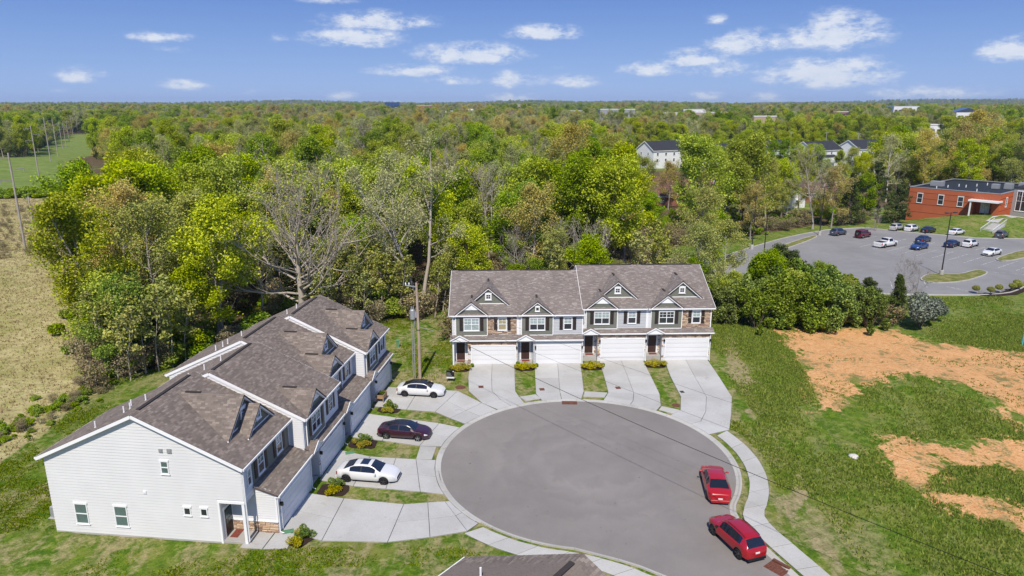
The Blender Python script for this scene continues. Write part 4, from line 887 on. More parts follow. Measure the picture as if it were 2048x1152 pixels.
# ------------------------------------------------------------------ vegetation
def seg_len(P): return np.linalg.norm(np.diff(P, axis=0), axis=1).sum()
def branch_pts(rr, p0, d, L, n, curve, jit):
    P = [np.array(p0, float)]; d = np.array(d, float); d /= np.linalg.norm(d)
    for k in range(n):
        d = d + np.array((0, 0, curve/n)) + rr.normal(0, jit, 3); d /= np.linalg.norm(d); P.append(P[-1] + d*L/n)
    return np.array(P)
def along(P, t):
    s_ = np.linspace(0, 1, len(P)); return np.array([np.interp(t, s_, P[:, k]) for k in range(3)])
def skeleton(seed, h, r0, first, nl, spread, shape, curve=.5, n2=5, n3=0, forks=1, lean=0.0, l2=.5, el0=15, el1=70):
    """shape(t) -> relative limb length at relative height t; returns list of (pts, radii, sides) and sample points for leaves"""
    rr = np.random.RandomState(seed); tubes, tips = [], []
    trunks = []
    for f in range(forks):
        a = rr.uniform(0, 6.28); d = (math.cos(a)*(.10*(forks > 1)*1.6+lean), math.sin(a)*(.10*(forks > 1)*1.6+lean), 1)
        P = branch_pts(rr, (rr.normal(0, .25)*(forks > 1), rr.normal(0, .25)*(forks > 1), -.15), d, h*(1 if f == 0 else rr.uniform(.75, .97)), 9, .25, .05)
        rad = r0*(1-.86*np.linspace(0, 1, 10)**.9)*(1 if f == 0 else .8); rad[0] *= 1.35; tubes.append((P, rad, 7)); trunks.append(P)
    for k in range(nl):
        P = trunks[k % forks]; t = first + (1-first)*((k+rr.uniform(0, .8))/nl); t = min(t, .97); b0 = along(P, t); a = k*2.399+rr.uniform(-.5, .5)
        el_ = R(el0+(el1-el0)*((t-first)/(1-first))**1.2+rr.uniform(-9, 9)); L = spread*shape((t-first)/(1-first))*rr.uniform(.75, 1.2)
        d = (math.cos(a)*math.cos(el_), math.sin(a)*math.cos(el_), math.sin(el_)); B = branch_pts(rr, b0, d, L, 6, curve, .13)
        rb = max(.018, r0*(1-.8*t)*.5); tubes.append((B, rb*(1-.82*np.linspace(0, 1, 7)), 5))
        for q in np.linspace(.55, 1, 3): tips.append((along(B, q), .8))
        for j in range(n2):
            t2 = .25+.75*(j+rr.uniform(0, 1))/n2; t2 = min(t2, 1); c0 = along(B, t2); dd = B[-1]-B[0]; dd /= np.linalg.norm(dd); dd = dd + rr.normal(0, .62, 3) + (0, 0, .2); L2 = L*l2*(1.15-.55*t2)*rr.uniform(.6, 1.2)
            Q = branch_pts(rr, c0, dd, L2, 4, curve*.8, .17); tubes.append((Q, max(.009, rb*.42)*(1-.8*np.linspace(0, 1, 5)), 4))
            for q in (.45, .75, 1.): tips.append((along(Q, q), 1.))
            for m in range(n3):
                t3 = rr.uniform(.2, 1); e0 = along(Q, t3); de = Q[-1]-Q[0]; de = de/np.linalg.norm(de) + rr.normal(0, .6, 3); S_ = branch_pts(rr, e0, de, L2*.55*rr.uniform(.5, 1.1), 2, .2, .15); tubes.append((S_, np.array((.012, .009, .005))*(1.5 if n3 > 4 else 1), 3)); tips.append((S_[-1], .8))
    return tubes, tips
def tube_mesh(name, tubes):
    Vs, Fs, b_ = [], [], 0
    for P, rad, n in tubes:
        v, f = tube_np(P, np.maximum(rad, .004), n); Vs.append(v); Fs.append(np.array(f)+b_); b_ += len(v)
    return mesh_np(name, np.concatenate(Vs), np.concatenate(Fs), smooth=True)
def leaves_mesh(name, pts, size, seed, up=.35, aspect=.7):
    rr = np.random.RandomState(seed); n = len(pts); nrm = rr.normal(0, 1, (n, 3)); nrm[:, 2] = np.abs(nrm[:, 2])+up; nrm /= np.linalg.norm(nrm, axis=1)[:, None]
    a = np.cross(nrm, rr.normal(0, 1, (n, 3))); a /= np.linalg.norm(a, axis=1)[:, None]+1e-9; b_ = np.cross(nrm, a); s_ = size*rr.uniform(.55, 1.35, (n, 1))
    V = np.stack([pts-a*s_, pts-b_*s_*aspect+nrm*s_*.15, pts+a*s_, pts+b_*s_*aspect+nrm*s_*.15], 1).reshape(-1, 3)
    return mesh_np(name, V, np.arange(n*4).reshape(-1, 4))
def scatter(tips, n, rad, seed, flat=.8):
    rr = np.random.RandomState(seed); T = np.array([t[0] for t in tips]); w = np.array([t[1] for t in tips])*rr.uniform(.35, 1.5, len(tips)); k = rr.choice(len(T), n, p=w/w.sum())
    o = rr.normal(0, 1, (n, 3)); o *= (rr.uniform(0, 1, (n, 1))**.5)*rad/np.maximum(np.linalg.norm(o, axis=1)[:, None], .3); o[:, 2] *= flat; P = T[k]+o
    return P[P[:, 2] > .15]
rnd_ = lambda t: .45+.9*math.sin(math.pi*min(1, .12+t*.95))*.75
PROTO = {}
def make_proto(key, wood, leafm, tubes, pts, size, seed, up=.35, aspect=.7):
    tm = tube_mesh('trunk', tubes); tm.materials.append(MATS[wood]); cmsh = None
    if pts is not None and len(pts): cmsh = leaves_mesh('crown', pts, size, seed, up, aspect); cmsh.materials.append(MATS[leafm])
    PROTO[key] = (tm, cmsh)
def mk(key, wood, leafm, seed, h, r0, first, nl, spread, n, size, rad, **kw):
    tb, tp = skeleton(seed, h, r0, first, nl, spread, kw.pop('shape', rnd_), **kw); make_proto(key, wood, leafm, tb, scatter(tp, n, rad, seed+1), size, seed+2)
mk('lime_a', 'bark_brown', 'leaf_lime', 101, 15, .26, .22, 20, 5.4, 21968, 0.144, 1.22)
mk('lime_b', 'bark_grey', 'leaf_lime', 102, 17, .28, .30, 20, 4.8, 20675, 0.137, 1.15, forks=2)
mk('lime_c', 'bark_brown', 'leaf_lime', 103, 11, .18, .15, 18, 4.2, 18091, 0.125, 1.02)
mk('mid_a', 'bark_brown', 'leaf_mid', 111, 16, .27, .22, 22, 5.2, 24553, 0.144, 1.22)
mk('mid_b', 'bark_brown', 'leaf_mid', 112, 12, .20, .12, 20, 4.4, 20675, 0.131, 1.09)
mk('olive_a', 'bark_grey', 'leaf_olive', 121, 16, .26, .25, 20, 5.2, 15507, 0.118, 1.09, n3=2)
mk('olive_b', 'bark_grey', 'leaf_olive', 122, 12, .18, .18, 18, 4.2, 13440, 0.112, 0.96, n3=2)
mk('gold_a', 'bark_grey', 'leaf_gold', 131, 17, .28, .30, 20, 5.6, 14473, 0.112, 0.96, n3=2)
mk('gold_b', 'bark_grey', 'leaf_gold', 132, 12, .20, .25, 18, 4.4, 11888, 0.105, 0.90, n3=2)
mk('pale_a', 'bark_pale', 'leaf_pale', 141, 20, .30, .35, 20, 5.2, 8540, 0.098, .75, n3=3, forks=2)
mk('pale_b', 'bark_pale', 'leaf_pale', 142, 16, .24, .30, 18, 4.6, 6742, 0.098, .70, n3=3)
mk('bare_a', 'bark_grey', 'twig', 151, 15, .24, .32, 18, 5.0, 1500, .05, .5, n3=6)
mk('bare_b', 'bark_grey', 'twig', 152, 12, .17, .25, 16, 4.0, 1300, .05, .5, n3=6, forks=2)
mk('great_bare', 'bark_pale', 'leaf_gold', 161, 11.5, .46, .27, 27, 8.8, 3200, .08, .8, n3=5, n2=8, shape=lambda t: 1.0-.12*t, curve=.85, el0=4, el1=74, l2=.58)
mk('vase_bare', 'bark_pale', 'twig', 162, 11, .10, .35, 26, 2.6, 500, .05, .4, n3=3, n2=4, forks=9, el0=50, el1=78, lean=.14)
mk('sapling', 'bark_pale', 'leaf_olive', 163, 8, .07, .35, 12, 1.9, 1200, .14, .5, n3=1, lean=.05)
# evergreens: limbs all the way down
cone = lambda t: 1.0-.88*t
mk('cedar_a', 'bark_brown', 'leaf_dark', 171, 11, .20, .05, 46, 2.9, 16856, 0.112, .50, shape=cone, curve=.5, el0=5, el1=55, n2=4)
mk('cedar_b', 'bark_brown', 'leaf_dark', 172, 8, .16, .04, 40, 2.6, 14608, 0.105, .48, shape=lambda t: .75+.5*math.sin(3*t)-.6*t, curve=.5, el0=15, el1=60, n2=4)
mk('pine', 'bark_brown', 'leaf_dark', 173, 16, .26, .08, 44, 4.2, 16856, 0.112, .42, shape=cone, curve=-.15, el0=5, el1=25, n2=5, l2=.4)
# big shrubs of many stems
def shrub_pts(seed, lobes, n, R0, H0, loose=False):
    rr = np.random.RandomState(seed); out = []
    for k in range(lobes):
        c0 = np.array((rr.normal(0, R0*.5), rr.normal(0, R0*.5), H0*rr.uniform(.28, .78))); r = np.array((R0*.55, R0*.55, H0*.30))*rr.uniform(.7, 1.2)
        if loose: c0[2] = H0*rr.uniform(.15, .85); c0[:2] = rr.normal(0, R0*.48, 2)*(1.15-c0[2]/H0*.6); r = np.array((R0*.30, R0*.30, H0*.19))*rr.uniform(.6, 1.35)
        m = n//lobes; d = rr.normal(0, 1, (m, 3)); d /= np.linalg.norm(d, axis=1)[:, None]; d *= rr.uniform(.55, 1.08, (m, 1))**.6; out.append(c0+d*r)
    P = np.concatenate(out); return P[P[:, 2] > .05]
def mk_shrub(key, leafm, seed, lobes, n, R0, H0, size, wood='bark_brown', loose=False):
    rr = np.random.RandomState(seed+5); tubes = []
    for k in range(9):
        a = rr.uniform(0, 6.28); tubes.append((branch_pts(rr, (math.cos(a)*.2*R0*.4, math.sin(a)*.2*R0*.4, -.1), (math.cos(a)*.5, math.sin(a)*.5, 1), H0*rr.uniform(.6, .95), 4, .2, .12), np.linspace(.012+H0*.008, .006, 5), 4))
    make_proto(key, wood, leafm, tubes, shrub_pts(seed, lobes, n, R0, H0, loose), size, seed, .3)
mk_shrub('privet_a', 'leaf_privet', 201, 24, 15000, 2.7, 6.8, .14, loose=True); mk_shrub('privet_b', 'leaf_privet', 202, 20, 12000, 2.4, 5.2, .14, loose=True)
mk_shrub('silver', 'leaf_silver', 203, 7, 5500, 1.9, 3.8, .13); mk('brush_a', 'bark_brown', 'brush', 204, 2.3, .035, .15, 30, 1.3, 1300, .08, .45, n3=2, n2=3, forks=8, lean=.3, el0=20, el1=70); mk_shrub('brush_g', 'leaf_mid', 205, 6, 2600, 1.5, 1.9, .13)
mk_shrub('box_ball', 'leaf_box', 206, 1, 900, .62, 1.2, .05); mk_shrub('gold_row', 'leaf_yellow', 207, 6, 1500, .62, .75, .05); mk_shrub('green_mound', 'leaf_box', 208, 6, 1500, .65, .9, .055); mk_shrub('hedge_ball', 'leaf_olive', 209, 1, 2600, 2.0, 3.2, .10)

def plant(key, name, x, y, s_=1.0, rot=None, label=None, cat='tree', group=None, sxy=None, z=None):
    rot = random.uniform(0, 6.28) if rot is None else rot
    e_ = empty(name, (x, y, hz(x, y) if z is None else z), rot); e_.scale = (sxy or s_, sxy or s_, s_); tm, cmsh = PROTO[key]
    o = bpy.data.objects.new('trunk' if cat == 'tree' else 'stems', tm); C.objects.link(o); o.parent = e_
    if cmsh: o2 = bpy.data.objects.new('crown' if cat == 'tree' else 'foliage', cmsh); C.objects.link(o2); o2.parent = e_
    tag(e_, label, cat, group); return e_
random.seed(7)
PLACED = []
def at_px(px, Y): return ((px-1024)/F_PX*(Y*math.cos(TILT)+CAM_H*math.sin(TILT)), Y)
def hero(key, name, px, Y, s_, label, group=None, sxy=None, rot=None, cat='tree'):
    x, y = at_px(px, Y); PLACED.append((x, y, 3.2)); return plant(key, name, x, y, s_, rot, label, cat, group, sxy)
# trees the photograph lets one single out
hero('great_bare', 'bare_tree', 607, 88, 1.10, 'great bare pale limbed tree spreading behind the left town house', rot=.6, sxy=1.32)
hero('pale_a', 'pale_tree', 842, 95, 1.14, 'tall thinly leaved grey tree rising behind the wooden utility pole', rot=1.)
hero('pale_b', 'pale_tree', 790, 99, 1.22, 'thin grey green tree just left of the tallest grey tree')
hero('lime_b', 'leafy_tree', 445, 83, 1.02, 'fresh green tree with dark trunk nearest the left block roof', rot=2.)
hero('lime_a', 'leafy_tree', 245, 96, 1.2, 'broad lime green tree at the edge of the dry field', rot=.4)
hero('gold_a', 'golden_tree', 265, 86, 1.00, 'golden leaved tree between the lime trees left of the roofs')
hero('lime_a', 'leafy_tree', 345, 100, 1.20, 'tall lime tree behind the golden tree on the left')
hero('olive_a', 'budding_tree', 330, 82, .98, 'olive green tree with twisted dark trunk behind the near gable')
SAP = [(215,71,1.0),(236,70.5,1.1),(262,70,.9),(292,72,1.15),(318,72.5,1.05),(345,74,1.1),(372,76,.9),(640,88,.9),(655,92,1.0),(668,90,.85),(684,95,1.1),(700,91,.95),(716,94,1.0),(731,90,.8),(745,96,1.0),(762,92,1.1),(778,95,.9),(800,93,.95),(815,97,1.0),(870,93,.9),(886,96,1.0),(655,99,1.1),(690,101,1.2),(725,100,1.1),(755,101,1.2),(1120,97,1.1),(1290,104,1.1),(1312,106,1.2),(1330,104,1.0)]
for px, Y, s_ in SAP: hero('sapling', 'slender_tree', px, Y, s_*1.1, 'slender pale stemmed sapling in the edge of the wood', 'saplings along the wood edge')
hero('lime_c', 'leafy_tree', 232, 74, .85, 'small green tree leaning over the field edge')
hero('lime_a', 'leafy_tree', 222, 106, 1.05, 'outermost lime tree overhanging the dry field')
hero('lime_a', 'leafy_tree', 275, 114, 1.22, 'tall lime tree second row behind the field edge')
hero('lime_b', 'leafy_tree', 300, 108, 1.15, 'narrow lime tree behind the golden tree')
hero('lime_c', 'leafy_tree', 222, 88, .9, 'low lime tree spreading over the dry grass')
hero('mid_b', 'leafy_tree', 255, 73, .80, 'small dark green tree at the corner of the wood nearest the long roof')
hero('lime_c', 'leafy_tree', 395, 78, .86, 'yellow green tree just behind the long roof ridge')
hero('cedar_b', 'cedar_tree', 300, 76, 1.0, 'dark cedar under the green trees left of the roof')
hero('gold_a', 'golden_tree', 1150, 150, 1.28, 'large tan gold tree in the middle of the wood')
hero('gold_b', 'golden_tree', 1062, 112, 1.15, 'smaller golden tree left above the far block roof')
hero('lime_b', 'leafy_tree', 1243, 124, 1.20, 'tall bright lime tree above the right gables of the far block', sxy=1.05)
hero('mid_a', 'leafy_tree', 1170, 118, 1.08, 'mid green tree left of the bright lime tree')
hero('vase_bare', 'bare_tree', 1180, 101, 1.20, 'bare many stemmed grey tree behind the roof step of the far block')
hero('lime_a', 'leafy_tree', 1398, 150, 1.28, 'broad lime crowned tree in front of the white houses')
hero('lime_a', 'leafy_tree', 1482, 158, 1.28, 'lime tree right beside the broadest lime crown')
hero('olive_a', 'budding_tree', 1402, 116, .85, 'brown budding tree above the shrubs by the lot')
hero('bare_a', 'bare_tree', 1625, 164, 1.15, 'bare grey tree standing behind the left lamp post of the lot')
hero('gold_b', 'golden_tree', 1662, 166, 1.02, 'yellow leaved tree at the back edge of the parking lot')
hero('cedar_a', 'cedar_tree', 1700, 170, 1.15, 'dark cedar right of the yellow tree at the lot')
hero('pine', 'pine_tree', 1757, 178, 1.0, 'tiered dark pine behind the parking lot')
hero('mid_b', 'leafy_tree', 1725, 176, .9, 'green tree between cedar and pine behind the lot')
hero('cedar_b', 'cedar_tree', 1790, 184, 1.25, 'dark cedar between the pine and the orange building')
hero('gold_a', 'golden_tree', 1945, 245, 1.35, 'huge golden oak behind the orange building', sxy=1.55)
hero('bare_b', 'bare_tree', 1752, 161, .50, 'small bare ornamental tree on the grass beside the lot')
hero('bare_b', 'bare_tree', 1808, 96, .62, 'thin bare sapling right of the shrub mass')
hero('bare_b', 'bare_tree', 1832, 97.5, .58, 'leafless sapling beside the silver bush')
for px, Y, s_, ky, nm, lb in ((1284,186,.85,'olive_a','budding_tree','olive tree screening the left brown roofed house'),(1336,196,.95,'gold_b','golden_tree','golden tree screening the nearer brown roof'),(1562,182,.85,'lime_a','leafy_tree','lime tree left of the white gable behind the lot'),(1596,188,.8,'olive_a','budding_tree','olive tree standing before the white gable behind the lot'),
        (1640,176,.85,'pale_b','pale_tree','thin pale tree between the bare tree and the yellow tree'),(1446,110,.80,'olive_b','budding_tree','olive tree screening the left end of the parking lot'),(1500,150,.85,'gold_b','golden_tree','golden tree at the left end of the parking lot'),(1530,166,.9,'olive_a','budding_tree','olive tree behind the left end of the parking lot'),(1430,126,.75,'mid_b','leafy_tree','green tree beside the drive into the lot')):
    hero(ky, nm, px, Y, s_, lb)
# shrub mass between the empty lot and the parking lot
row = [(1452,90,.92),(1486,92,1.0),(1510,88,.85),(1535,95,1.05),(1560,89,1.15),(1590,93,1.30),(1618,88,1.1),(1648,91,1.22),(1676,88,1.0),(1705,90,1.02),(1736,88,.88),(1470,97,.72),(1440,99,.75),(1520,98,.8),(1545,92,1.25),(1612,97,.9),(1660,97,.95),(1690,96,.85),(1425,97,.75)]
for k, (px, Y, s_) in enumerate(row):
    hero('privet_a' if k % 3 else 'privet_b', 'privet_shrub', px, Y, s_, 'glossy green shrub in the thicket below the parking lot', 'shrubs in the thicket below the parking lot', cat='shrub')
for px, Y, s_ in ((1562,97,.95),(1532,98,1.0),(1740,92,.62)): hero('cedar_b', 'cedar_tree', px, Y, s_*1.1, 'dark cedar in the thicket below the parking lot', 'cedars in the thicket below the parking lot')
hero('cedar_a', 'cedar_tree', 1783, 90, .62, 'small dark cedar at the right end of the shrub thicket'); hero('silver', 'silver_bush', 1838, 88.5, 1.12, 'silvery grey rounded bush at the right end of the thicket', cat='shrub')
hero('silver', 'silver_bush', 1866, 91, .8, 'smaller silver bush behind the rounded silver bush', cat='shrub')
for px, Y, s_, ky in ((1536,93,.78,'mid_b'),(1575,91,.62,'lime_c'),(1630,94,.62,'mid_b'),(1462,94,.55,'lime_c'),(1690,91,.5,'olive_b')): hero(ky, 'leafy_tree', px, Y, s_*.9, 'young leafy tree in the thicket below the parking lot', 'young trees in the thicket below the parking lot')
hero('brush_a', 'brush_shrub', 1770, 89, 1.1, 'brown brush between thicket and silver bush', cat='shrub')

# the wood: kinds mixed, spacing kept, the nearest ones individuals
def excl(x, y):
    """clearings: lawns, field, corridor, lot, houses"""
    if float(sdf(LOT, np.array(x), np.array(y))) < 3.5: return True
    if float(sdf(FIELD, np.array(x), np.array(y))) < 1.0 or float(sdf(PASTURE, np.array(x), np.array(y))) < 0 or float(sdf(PASTURE2, np.array(x), np.array(y))) < 4: return True
    for (hx, hy, r) in HOUSE_CLEAR:
        if (x-hx)**2+(y-hy)**2 < r*r: return True
    # power line corridor
    ax, ay, bx, by = -96, 136, -420, 690; t = max(0, min(1.6, ((x-ax)*(bx-ax)+(y-ay)*(by-ay))/((bx-ax)**2+(by-ay)**2)))
    if math.hypot(x-ax-t*(bx-ax), y-ay-t*(by-ay)) < (22 if t < .25 else 14): return True
    rel = np.array((x, y))-BFL; u_, v_ = rel@BDIR, rel@BDEP
    if -12 < u_ < 60 and -22 < v_ < 36: return True
    return False
KINDS_L = [('lime_a', 'leafy_tree', 'lime green leafy tree', 6), ('lime_b', 'leafy_tree', 'lime green leafy tree', 5.5), ('mid_a', 'leafy_tree', 'mid green leafy tree', 4), ('mid_b', 'leafy_tree', 'mid green leafy tree', 3), ('olive_a', 'budding_tree', 'olive budding tree', 3.2),
           ('olive_b', 'budding_tree', 'olive budding tree', 2.4), ('gold_a', 'golden_tree', 'tan gold budding tree', 1.3), ('gold_b', 'golden_tree', 'tan gold budding tree', 1.1), ('pale_b', 'pale_tree', 'thin pale grey tree', 3), ('bare_a', 'bare_tree', 'bare grey tree', 2.6), ('cedar_a', 'cedar_tree', 'dark cedar', 3), ('cedar_b', 'cedar_tree', 'dark cedar', 2)]
wts = np.array([k[3] for k in KINDS_L], float); wts /= wts.sum()
def zone_name(x, y):
    px = 1024+F_PX*x/(y*math.cos(TILT)+CAM_H*math.sin(TILT))
    if px < 470: return 'in the wood left of the long roof'
    if px < 900: return 'in the wood behind the left block'
    if px < 1430: return 'in the wood behind the far block'
    return 'in the wood behind the parking lot'
rr = np.random.RandomState(21); nind = 0
cand = []
y = 78.0
while y < 250:
    step = 6.5+max(0, (y-110))*.022
    x = -(y*.80+10)
    while x < y*.80+20:
        cand.append((x+rr.uniform(-.45, .45)*step, y+rr.uniform(-.45, .45)*step)); x += step
    y += step*.9
SMALL_FRONT = 4.5
FARPTS = []
for (x, y) in cand:
    if float(sdf(WOOD, np.array(x), np.array(y))) > -1.0 or excl(x, y): continue
    if any((x-a)**2+(y-b_)**2 < r*r for a, b_, r in PLACED): continue
    edge = -float(sdf(WOOD, np.array(x), np.array(y)))
    k = rr.choice(len(KINDS_L), p=wts); s_ = rr.uniform(.62, 1.18)
    px = 1024+F_PX*x/(y*math.cos(TILT)+CAM_H*math.sin(TILT))
    if -14 < px-960 < 470 and y < 112 or (480 < px < 900 and y < 84): s_ *= .62; k = rr.choice([3, 5, 7, 11, 2, 4, 9])
    # keep sight lines to the houses beyond the wood open
    if 1240 < px < 1385 and 100 < y <= 128: s_ *= .6
    if 1248 < px < 1372 and 128 < y < 325:
        if rr.rand() < .75 and y < 205: s_ *= .5; k = int(rr.choice([3, 5, 2]))
        else: continue
    if 1358 < px < 1725 and 146 < y < 330 and rr.rand() < .62: continue
    if 1560 < px < 1720 and 180 < y < 300: s_ *= .62
    if 1290 < px < 1720 and 150 < y < 330: s_ *= .66
    if nind < 255 and y < 215 and -60 < px < 2110:
        key, nm, lb, _ = KINDS_L[k]; zn = zone_name(x, y); plant(key, nm, x, y, s_, None, lb+' '+zn, 'tree', nm.replace('_', ' ')+'s '+zn); nind += 1
    else: FARPTS.append((x, y, s_, k))
ORD = 'leftmost second third fourth fifth sixth seventh eighth ninth tenth eleventh twelfth thirteenth fourteenth fifteenth sixteenth seventeenth eighteenth nineteenth twentieth'.split()
def ordinal(k):
    if k < 20: return ORD[k]
    t = ('twenty', 'thirty', 'forty', 'fifty')[(k+1)//10-2]; r = (k+1) % 10
    return t+'-'+['th', 'first', 'second', 'third', 'fourth', 'fifth', 'sixth', 'seventh', 'eighth', 'ninth'][r] if r else {'twenty': 'twentieth', 'thirty': 'thirtieth', 'forty': 'fortieth', 'fifty': 'fiftieth'}[t]
def number_labels(objs):
    by = {}
    for o in objs: by.setdefault(o['label'], []).append(o)
    for lb, g_ in by.items():
        if len(g_) < 2: continue
        g_.sort(key=lambda o: o.location.x/o.location.y)
        for k, o in enumerate(g_):
            if ' in the ' not in lb: o['label'] = (('left', 'middle', 'right') if len(g_) == 3 else ORD)[k]+' '+lb; continue
            hd, _, tl = lb.partition(' in the '); o['label'] = ordinal(k)+' '+hd+(' from the left in the ' if k else ' in the ')+tl
number_labels([o for o in C.objects if o.get('category') in ('tree', 'shrub')])
print('individual wood trees', nind)

# far woods: instanced crowns and trunks out to the horizon
far_keys = [k[0] for k in KINDS_L]
SIGHT = [(786,28,2600),(898,36,1650),(1232,66,1150),(1152,26,1350),(1386,44,1500),(1420,70,1200),(1805,52,1500),(1925,44,1000),(1530,56,860),(1870,36,600),(1680,40,1250),(1340,24,1100),(1045,20,2400),(850,30,2300),(936,26,1500)]
y = 230.0
while y < 6200:
    step = 7.4*(1 if y < 430 else (y/430)**.62); x = -(y*.86+40)
    sc = 1.0 if y < 430 else min(1.3, (y/430)**.20)
    while x < y*.86+60:
        X_, Y_ = x+rr.uniform(-.5, .5)*step, y+rr.uniform(-.5, .5)*step*1.1; x += step
        if Y_ < 700 and excl(X_, Y_): continue
        dens = math.sin(X_/140+1.1)*math.cos(Y_/170+.4)+.5*math.sin((X_-Y_)/61)
        if Y_ > 500 and dens > 1.15: continue
        hzx = X_/Y_
        if 700 < Y_ < 1900 and .02 < hzx < .50 and (math.sin(X_/90)+math.sin(Y_/130) > .9): continue
        pxx = 1024+F_PX*X_/(Y_*math.cos(TILT)+CAM_H*math.sin(TILT))
        if any(abs(pxx-a) < w_/2+3 and .56*Yb < Y_ < 1.01*Yb+20 for a, w_, Yb in SIGHT): continue
        if 1248 < pxx < 1372 and Y_ < 325: continue
        if 1358 < pxx < 1725 and Y_ < 345 and rr.rand() < .62: continue
        if 1000 < pxx < 1258 and 290 < Y_ < 345 and rr.rand() < .7: continue
        if 520 < pxx < 1010 and 222 < Y_ < 262: continue
        patch = math.sin(X_/95+.6*math.sin(Y_/120))+math.sin(Y_/140+X_/260)+.7*math.sin((X_*.8-Y_)/55); ww = wts*(1+np.array([1.6, 1.6, 1, 1, -.5, -.5, -.9, -.9, -.7, -.8, 0, 0])*max(-1, min(1, patch*.7))); ww = np.maximum(ww, .002)
        k = rr.choice(len(KINDS_L), p=ww/ww.sum())
        if Y_ > 520: ww = ww*np.array([.5, .5, 1.5, 1.2, 1, 1, .9, .9, 1, .8, 2.2, 2.2]); k = rr.choice(len(KINDS_L), p=ww/ww.sum())
        if math.sin(X_/37+Y_/210)+math.sin(Y_/88-X_/150) > 1.45: k = int(rr.choice([10, 11, 10]))
        s_ = rr.uniform(.62, 1.2)*sc
        if 500 < pxx < 1020 and 262 < Y_ < 285: s_ *= 1.15; k = int(rr.choice([9, 10, 0, 8, 2, 1]))
        if 235 < Y_ < 420 and .12 < hzx < .62: s_ *= .72
        FARPTS.append((X_, Y_, s_, k))
    y += step*1.0
FP = np.array(FARPTS); print('far trees', len(FP))
pm = bpy.data.meshes.new('far_woods'); zz = height(FP[:, 0], FP[:, 1]); pm.vertices.add(len(FP)); pm.vertices.foreach_set('co', np.stack([FP[:, 0], FP[:, 1], zz], 1).astype(np.float32).ravel())
for nme, ty, dat in (('kind', 'INT', FP[:, 3].astype(np.int32)), ('size', 'FLOAT', FP[:, 2].astype(np.float32)), ('turn', 'FLOAT', rr.uniform(0, 6.28, len(FP)).astype(np.float32))):
    at_ = pm.attributes.new(nme, ty, 'POINT'); at_.data.foreach_set('value', dat)
fw = link_obj('far_woods', pm); tag(fw, 'mixed spring woods running out to the horizon', kind='stuff')
def gn_instancer(obj, keys, getters):
    ng = bpy.data.node_groups.new('scatter_'+obj.name, 'GeometryNodeTree'); ng.interface.new_socket('Geometry', in_out='INPUT', socket_type='NodeSocketGeometry'); ng.interface.new_socket('Geometry', in_out='OUTPUT', socket_type='NodeSocketGeometry')
    N, L = ng.nodes, ng.links; gi, go = N.new('NodeGroupInput'), N.new('NodeGroupOutput'); jn = N.new('GeometryNodeJoinGeometry')
    def na(nme, ty): q = N.new('GeometryNodeInputNamedAttribute'); q.data_type = ty; q.inputs['Name'].default_value = nme; return q.outputs['Attribute']
    kd, sz_, tn = na('kind', 'INT'), na('size', 'FLOAT'), na('turn', 'FLOAT'); cb = N.new('ShaderNodeCombineXYZ'); L.new(tn, cb.inputs[2])
    for i, key in enumerate(keys):
        cp = N.new('FunctionNodeCompare'); cp.data_type = 'INT'; cp.operation = 'EQUAL'; L.new(kd, cp.inputs[2]); cp.inputs[3].default_value = i
        for ob in getters(key):
            oi = N.new('GeometryNodeObjectInfo'); oi.inputs['Object'].default_value = ob; oi.inputs['As Instance'].default_value = True
            ip = N.new('GeometryNodeInstanceOnPoints'); L.new(gi.outputs[0], ip.inputs['Points']); L.new(cp.outputs[0], ip.inputs['Selection']); L.new(oi.outputs['Geometry'], ip.inputs['Instance']); L.new(cb.outputs[0], ip.inputs['Rotation']); L.new(sz_, ip.inputs['Scale']); L.new(ip.outputs[0], jn.inputs[0])
    L.new(jn.outputs[0], go.inputs[0]); md = obj.modifiers.new('scatter', 'NODES'); md.node_group = ng
def src(key):
    tm, cmsh = PROTO[key]; return [o for o in (next(o for o in C.objects if o.data == tm), next((o for o in C.objects if o.data == cmsh), None)) if o]
gn_instancer(fw, far_keys, src)

# undergrowth along the wood edges and the brambles by the field
ug = []
for k in range(2600):
    y = 66+150*rr.rand()**1.4; x = rr.uniform(-1, 1)*(y*.8)
    d = float(sdf(WOOD, np.array(x), np.array(y)))
    if d > 1.5 or d < -16 or excl(x, y) and not (x < -30 and y < 110): continue
    ug.append((x, y, rr.uniform(.6, 1.5), rr.choice([0, 0, 1])))
for k in range(80):      # bramble strip between field and lawn
    t = rr.rand(); a, b_ = np.array(G(0, 905)), np.array(G(235, 765)); p_ = a*(1-t)+b_*t+rr.normal(0, 1.3, 2); ug.append((p_[0]-1.5, p_[1]+1.0, rr.uniform(.15, .36), rr.choice([0, 1, 1])))
for k in range(150):      # hedgerow across the far end of the field
    t = rr.rand(); a, b_ = np.array(G(-120, 404)), np.array(G(118, 396)); p_ = a*(1-t)+b_*t+rr.normal(0, 1.2, 2); ug.append((p_[0], p_[1], rr.uniform(.8, 1.5), 1))
for k in range(160):      # rough brush in the field
    p_ = np.array(G(rr.uniform(-60, 120), rr.uniform(405, 520))); ug.append((p_[0], p_[1], rr.uniform(.2, .5), 0))
UG = np.array(ug); hero('brush_g', 'brush_shrub', 330, 74, .8, 'low green brush at the wood edge behind the long roof', cat='shrub')
um = bpy.data.meshes.new('undergrowth'); um.vertices.add(len(UG)); um.vertices.foreach_set('co', np.stack([UG[:, 0], UG[:, 1], height(UG[:, 0], UG[:, 1])], 1).astype(np.float32).ravel())
